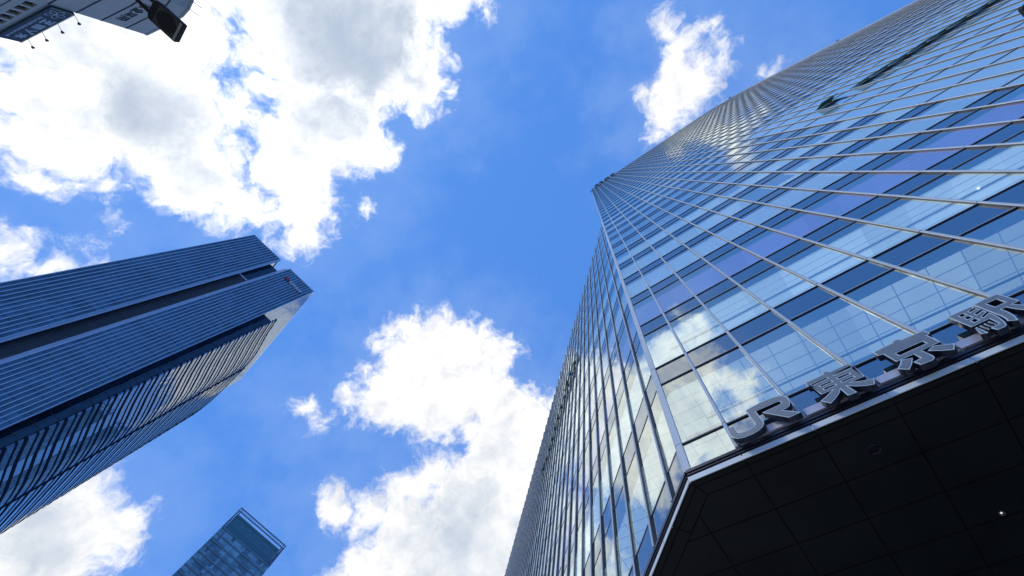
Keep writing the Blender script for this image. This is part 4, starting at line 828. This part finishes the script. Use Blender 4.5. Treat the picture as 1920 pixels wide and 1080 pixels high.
# high block: straight front then a rounded corner
HT = 47.35
plan = [(-0.0, 0.0), (-4.2, 0.0), (-5.4, -.12), (-6.4, -.45), (-7.2, -.95), (-7.9, -1.7), (-8.4, -2.6), (-8.7, -3.6), (-8.8, -5.0), (-8.8, -13)]
hw = MB()
for a, b in zip(plan, plan[1:]): hw.poly([B(b[0], -EYE, b[1]), B(a[0], -EYE, a[1]), B(a[0], HT, a[1]), B(b[0], HT, b[1])])
hw.poly([B(0, 39.9, 0), B(0, 39.9, -13), B(0, HT, -13), B(0, HT, 0)])
hw.poly([B(a[0], HT - .02, a[1]) for a in plan] + [B(0, HT - .02, -13)]); hw.build('high_wall', M['b_wall'], cbk)
def prim(s_):  # direction for outward offset along plan
    return s_
def along(z0, z1, pr, name, m, parent, i0=0, i1=9):
    mb = MB()
    for k in range(i0, i1):
        a, b = plan[k], plan[k + 1]; l = math.hypot(b[0] - a[0], b[1] - a[1]); ox, oy = (b[1] - a[1]) / l * pr, -(b[0] - a[0]) / l * pr
        ox, oy = -ox if (oy < 0) else ox, abs(oy) if k < 4 else oy
        mb.hexa([B(a[0], z0, a[1] - .01), B(b[0], z0, b[1] - .01), B(b[0] + ox, z0, b[1] + oy), B(a[0] + ox, z0, a[1] + oy), B(a[0], z1, a[1] - .01), B(b[0], z1, b[1] - .01), B(b[0] + ox, z1, b[1] + oy), B(a[0] + ox, z1, a[1] + oy)])
    return mb.build(name, m, parent)
for z in (37.9, 40.2, 42.5, 45.0): along(z - .07, z + .07, .03, 'groove', M['b_groove'], cbk)
along(HT - .22, HT + .05, .06, 'roof_glow_trim', M['b_warm'], cbk)
for k, (s_, o) in enumerate(((-7.25, -1.0), (-6.5, -.5), (-8.0, -1.9))):
    rdm = MB(); rdm.tube(B(s_, HT, o), B(s_ - .5, HT + .35, o + .8), .035, 6); rdm.build('roof_rod', M['b_groove'], cbk)
# wall lettering on the high block: four dark characters
STK = [[((0, .8), (1, .8)), ((.5, 1), (.5, .0)), ((.15, .5), (.85, .5)), ((.1, .1), (.5, .5)), ((.9, .1), (.5, .5))],
       [((.5, 1), (.05, .55)), ((.5, 1), (.95, .55)), ((.2, .6), (.8, .6)), ((.5, .6), (.5, .05)), ((.2, .32), (.8, .32)), ((.0, .05), (1, .05))],
       [((0, .9), (1, .9)), ((.3, .9), (.1, .1)), ((.7, .9), (.9, .1)), ((.2, .5), (.8, .5)), ((.35, .25), (.65, .25))],
       [((.1, 1), (.1, 0)), ((.1, .95), (.9, .95)), ((.9, .95), (.9, 0)), ((.1, .5), (.9, .5)), ((.5, .95), (.5, .1))]]
def strokes(lst, s0_, z0, w_, h_, th, o, name, m, parent):
    mb = MB()
    for k, ((x0, y0), (x1, y1)) in enumerate(lst):
        p0, p1 = Vector((x0 * w_, y0 * h_)), Vector((x1 * w_, y1 * h_)); dv = (p1 - p0).normalized(); pv = Vector((-dv.y, dv.x)) * th / 2; oo = o + .03 + k * .004
        c = [p0 - pv, p1 - pv, p1 + pv, p0 + pv]
        mb.hexa([B(s0_ + q_.x, z0 + q_.y, o) for q_ in c] + [B(s0_ + q_.x, z0 + q_.y, oo) for q_ in c])
    return mb.build(name, m, parent)
wsn = empty('wall_lettering', B(-3.2, 43.2, .02)); tag(wsn, 'four dark green characters on the grey rounded building near the street lamp', 'lettering')
for k in range(4): strokes(STK[k], -5.15 + k * 1.02, 43.05, .86, .95, .15, .01, 'character', M['b_ink'], wsn)
# billboard on the low block
bb = empty('billboard', B(LW / 2, 38, .1)); tag(bb, 'navy billboard with pale looped flower emblem and lettering along the low roof edge', 'billboard')
pm = MB(); pm.box(B(0.02, 38.05, 0.01), (eR[0] * (LW - .06), eR[1] * (LW - .06), 0), (nB[0] * .22, nB[1] * .22, 0), (0, 0, 1.97)); pm.build('panel', M['b_sign'], bb)
em = MB(); ec = (0.95, 39.0)
for k in range(5):
    a = 2 * math.pi * k / 5 + 1.57; c = (ec[0] + .42 * math.cos(a), ec[1] + .42 * math.sin(a)); n_ = 18
    for i in range(n_):
        t0, t1 = 2 * math.pi * i / n_, 2 * math.pi * (i + 1) / n_
        f_ = lambda t_, r_: (c[0] + r_ * 1.15 * math.cos(t_) * math.cos(a) - r_ * .75 * math.sin(t_) * math.sin(a), c[1] + r_ * 1.15 * math.cos(t_) * math.sin(a) + r_ * .75 * math.sin(t_) * math.cos(a))
        p = [f_(t0, .25), f_(t1, .25), f_(t1, .33), f_(t0, .33)]; em.poly([B(*q_, .245 + .002 * k) for q_ in p])
em.build('emblem', M['b_text'], bb)
TX = [[((0, 1), (1, 1)), ((.5, 1), (.5, .05)), ((.1, .55), (.9, .55)), ((0, .05), (1, .05)), ((.75, .9), (.75, .6))],
      [((.05, .9), (.95, .9)), ((.05, .65), (.95, .65)), ((.05, .4), (.95, .4)), ((.05, .15), (.95, .15)), ((.1, .95), (.1, .1)), ((.9, .95), (.9, .1)), ((.5, .95), (.5, .1))],
      [((.05, 1), (.5, .45)), ((.95, 1), (.3, .0)), ((.75, 1.05), (.9, .85)), ((.95, 1.1), (1.1, .9))],
      [((0, .72), (1, .72)), ((.55, 1), (.55, 0)), ((.5, .7), (.05, .1)), ((.6, .7), (1, .15))]]
for k in range(4): strokes(TX[k], 2.12 + k * 1.22, 38.85, .92, .85, .17, .23, 'character', M['b_text'], bb)
random.seed(3); x = 2.0
while x < 6.9:
    w_ = random.uniform(.06, .2); h_ = random.choice((.2, .2, .26)); sm2 = MB(); sm2.box(B(x, 38.38, .232), (eR[0] * w_, eR[1] * w_, 0), (nB[0] * .01, nB[1] * .01, 0), (0, 0, h_)); sm2.build('small_letter', M['b_text'], bb); x += w_ + random.choice((.07, .07, .16))
gl = MB(); gl.box(B(0.0, 38.05, .24), (eR[0] * .05, eR[1] * .05, 0), (nB[0] * .02, nB[1] * .02, 0), (0, 0, 1.97)); gl.box(B(0.0, 39.90, .235), (eR[0] * LW, eR[1] * LW, 0), (nB[0] * .03, nB[1] * .03, 0), (0, 0, .14)); gl.build('frame', M['b_warm'], bb)
# sign lamps on thin arms
ords = ['nearest the tall rounded block', 'second from the tall rounded block', 'third from the tall rounded block', 'farthest from the tall rounded block']
ref = None
for k, s_ in enumerate((0.05, 2.35, 4.55, 6.55)):
    if ref is None:
        ref = empty('sign_lamp', B(s_, 40, .2)); ar = MB(); o = Vector(B(s_, 40, .2)); tip = Vector(B(s_ + .05, 40.15, 1.0))
        ar.tube(o, tip, .022, 6); a_ = ar.build('arm', M['b_groove'], ref)
        hd = MB(); hd.tube(tip + Vector((0, 0, -.07)), tip + Vector((0, 0, .10)), .15, 12, 0, .09); h_ = hd.build('lamp_head', M['fin_side'], ref); lamp = ref
    else:
        lamp = ref.copy(); link(lamp); lamp.location = B(s_, 40, .2)
        for ch in list(ref.children): c_ = ch.copy(); link(c_); c_.parent = lamp; c_.matrix_parent_inverse = ch.matrix_parent_inverse.copy()
    tag(lamp, 'small arm lamp over the navy billboard, ' + ords[k], 'sign lamp', 'lamps over the billboard')
# ================================================================== STREET LAMPS
M['sl_body'] = plain('dark_bronze_lamp_body', (0.022, 0.020, 0.018), 0.6, 0.0, 0.15, 3, spec=0.2)
M['sl_lens'] = plain('olive_diffuser', (0.060, 0.056, 0.040), 0.35, 0.0, 0.15, 3, spec=0.3)
M['sl_rim'] = plain('painted_lit_rim', (0.36, 0.33, 0.27), 0.35, 0.3)  # pale colour paints the light caught on the head's end edge
LH = 7.0
def street_lamp(tip, back, wid, h, label, lens_l=.62, pole_off=1.6):
    """flat box head seen from below: tip is the far end, back the arm end (plan points)"""
    tip, back = Vector((*tip, 0)), Vector((*back, 0)); ax = (tip - back); ln = ax.length; ax.normalize(); sx = Vector((ax.y, -ax.x, 0))
    z0 = h + EYE; root = empty('street_lamp', (back.x - ax.x * pole_off, back.y - ax.y * pole_off, 0)); tag(root, label, 'street lamp', 'street lamps')
    hd = MB(); b0 = back; r_ = wid * .22
    ring = []
    for cx_, cy_, a0 in ((r_, -wid / 2 + r_, 180), (ln - .02, -wid / 2 + .02, 270), (ln - .02, wid / 2 - .02, 0), (r_, wid / 2 - r_, 90)):
        rr_ = r_ if cx_ == r_ else .02
        for k in range(5):
            a = math.radians(a0 + 90 * k / 4); ring.append((cx_ + rr_ * math.cos(a), cy_ + rr_ * math.sin(a)))
    pr = [(b0 + ax * a - sx * b) for a, b in ring]
    def cap(sc_, za, zb_, m_):
        c = sum(pr, Vector()) / len(pr); lo = [c + (p - c) * 1.0 for p in pr]; hi = [c + (p - c) * sc_ for p in pr]
        for i in range(len(pr)):
            k2 = (i + 1) % len(pr); m_.poly([(lo[i].x, lo[i].y, za), (lo[k2].x, lo[k2].y, za), (hi[k2].x, hi[k2].y, zb_), (hi[i].x, hi[i].y, zb_)])
        return lo, hi
    lo, hi = cap(.95, z0, z0 + .09, hd); hd.poly([(p.x, p.y, z0 + .09) for p in hi]); hd.poly([(p.x, p.y, z0) for p in reversed(lo)]); head = hd.build('lamp_head', M['sl_body'], root)
    rm_ = MB(); e0 = tip - ax * .055
    q_ = [e0 + sx * wid * .46, tip - ax * .012 + sx * wid * .46, tip - ax * .012 - sx * wid * .46, e0 - sx * wid * .46]
    rm_.hexa([(p.x, p.y, z0 - .012) for p in q_] + [(p.x, p.y, z0 - .002) for p in q_]); rm_.build('end_rim', M['sl_rim'], head)
    ls = MB(); c0 = back + ax * (ln * .56); N_ = 28; rg = [c0 + ax * (math.cos(2 * math.pi * k / N_) * ln * .33) + sx * (math.sin(2 * math.pi * k / N_) * wid * .40) for k in range(N_)]
    ls.poly([(p.x, p.y, z0 - .006) for p in reversed(rg)]); ls.build('lens', M['sl_body'], head)
    pn_ = MB(); q_ = [back + ax * (ln * .2) + sx * wid * .44, e0 + sx * wid * .44, e0 - sx * wid * .44, back + ax * (ln * .2) - sx * wid * .44]; pn_.poly([(p.x, p.y, z0 - .003) for p in reversed(q_)]); pn_.build('diffuser', M['sl_lens'], head)
    am = MB(); a0 = back + Vector((0, 0, z0 + .05)); a1 = back - ax * pole_off + Vector((0, 0, z0 + .05))
    for sgn in (-1, 1): am.tube(a0 + sx * wid * .28 * sgn + ax * .1, a1 + sx * .02 * sgn, .032, 8)
    am.build('arm', M['sl_body'], root)
    pl_ = MB(); pl_.tube((a1.x, a1.y, 0), (a1.x, a1.y, z0 + .25), .085, 14, 0, .06); pl_.build('pole', M['sl_body'], root)
    return root
m0 = Vector(((-.635 - .588) / 2 * LH, (-.803 - .812) / 2 * LH)); m1 = Vector(((-.657 - .607) / 2 * LH, (-.891 - .893) / 2 * LH))
street_lamp(tuple(m0), tuple(m1), .050 * LH, LH, 'dark flat box street lamp with pale end rim before the corner building')
street_lamp((0.782 * LH, 0.222 * LH), (0.92 * LH, 0.19 * LH), .055 * LH, LH, 'dark street lamp with olive lens at the far right over the blue tower')
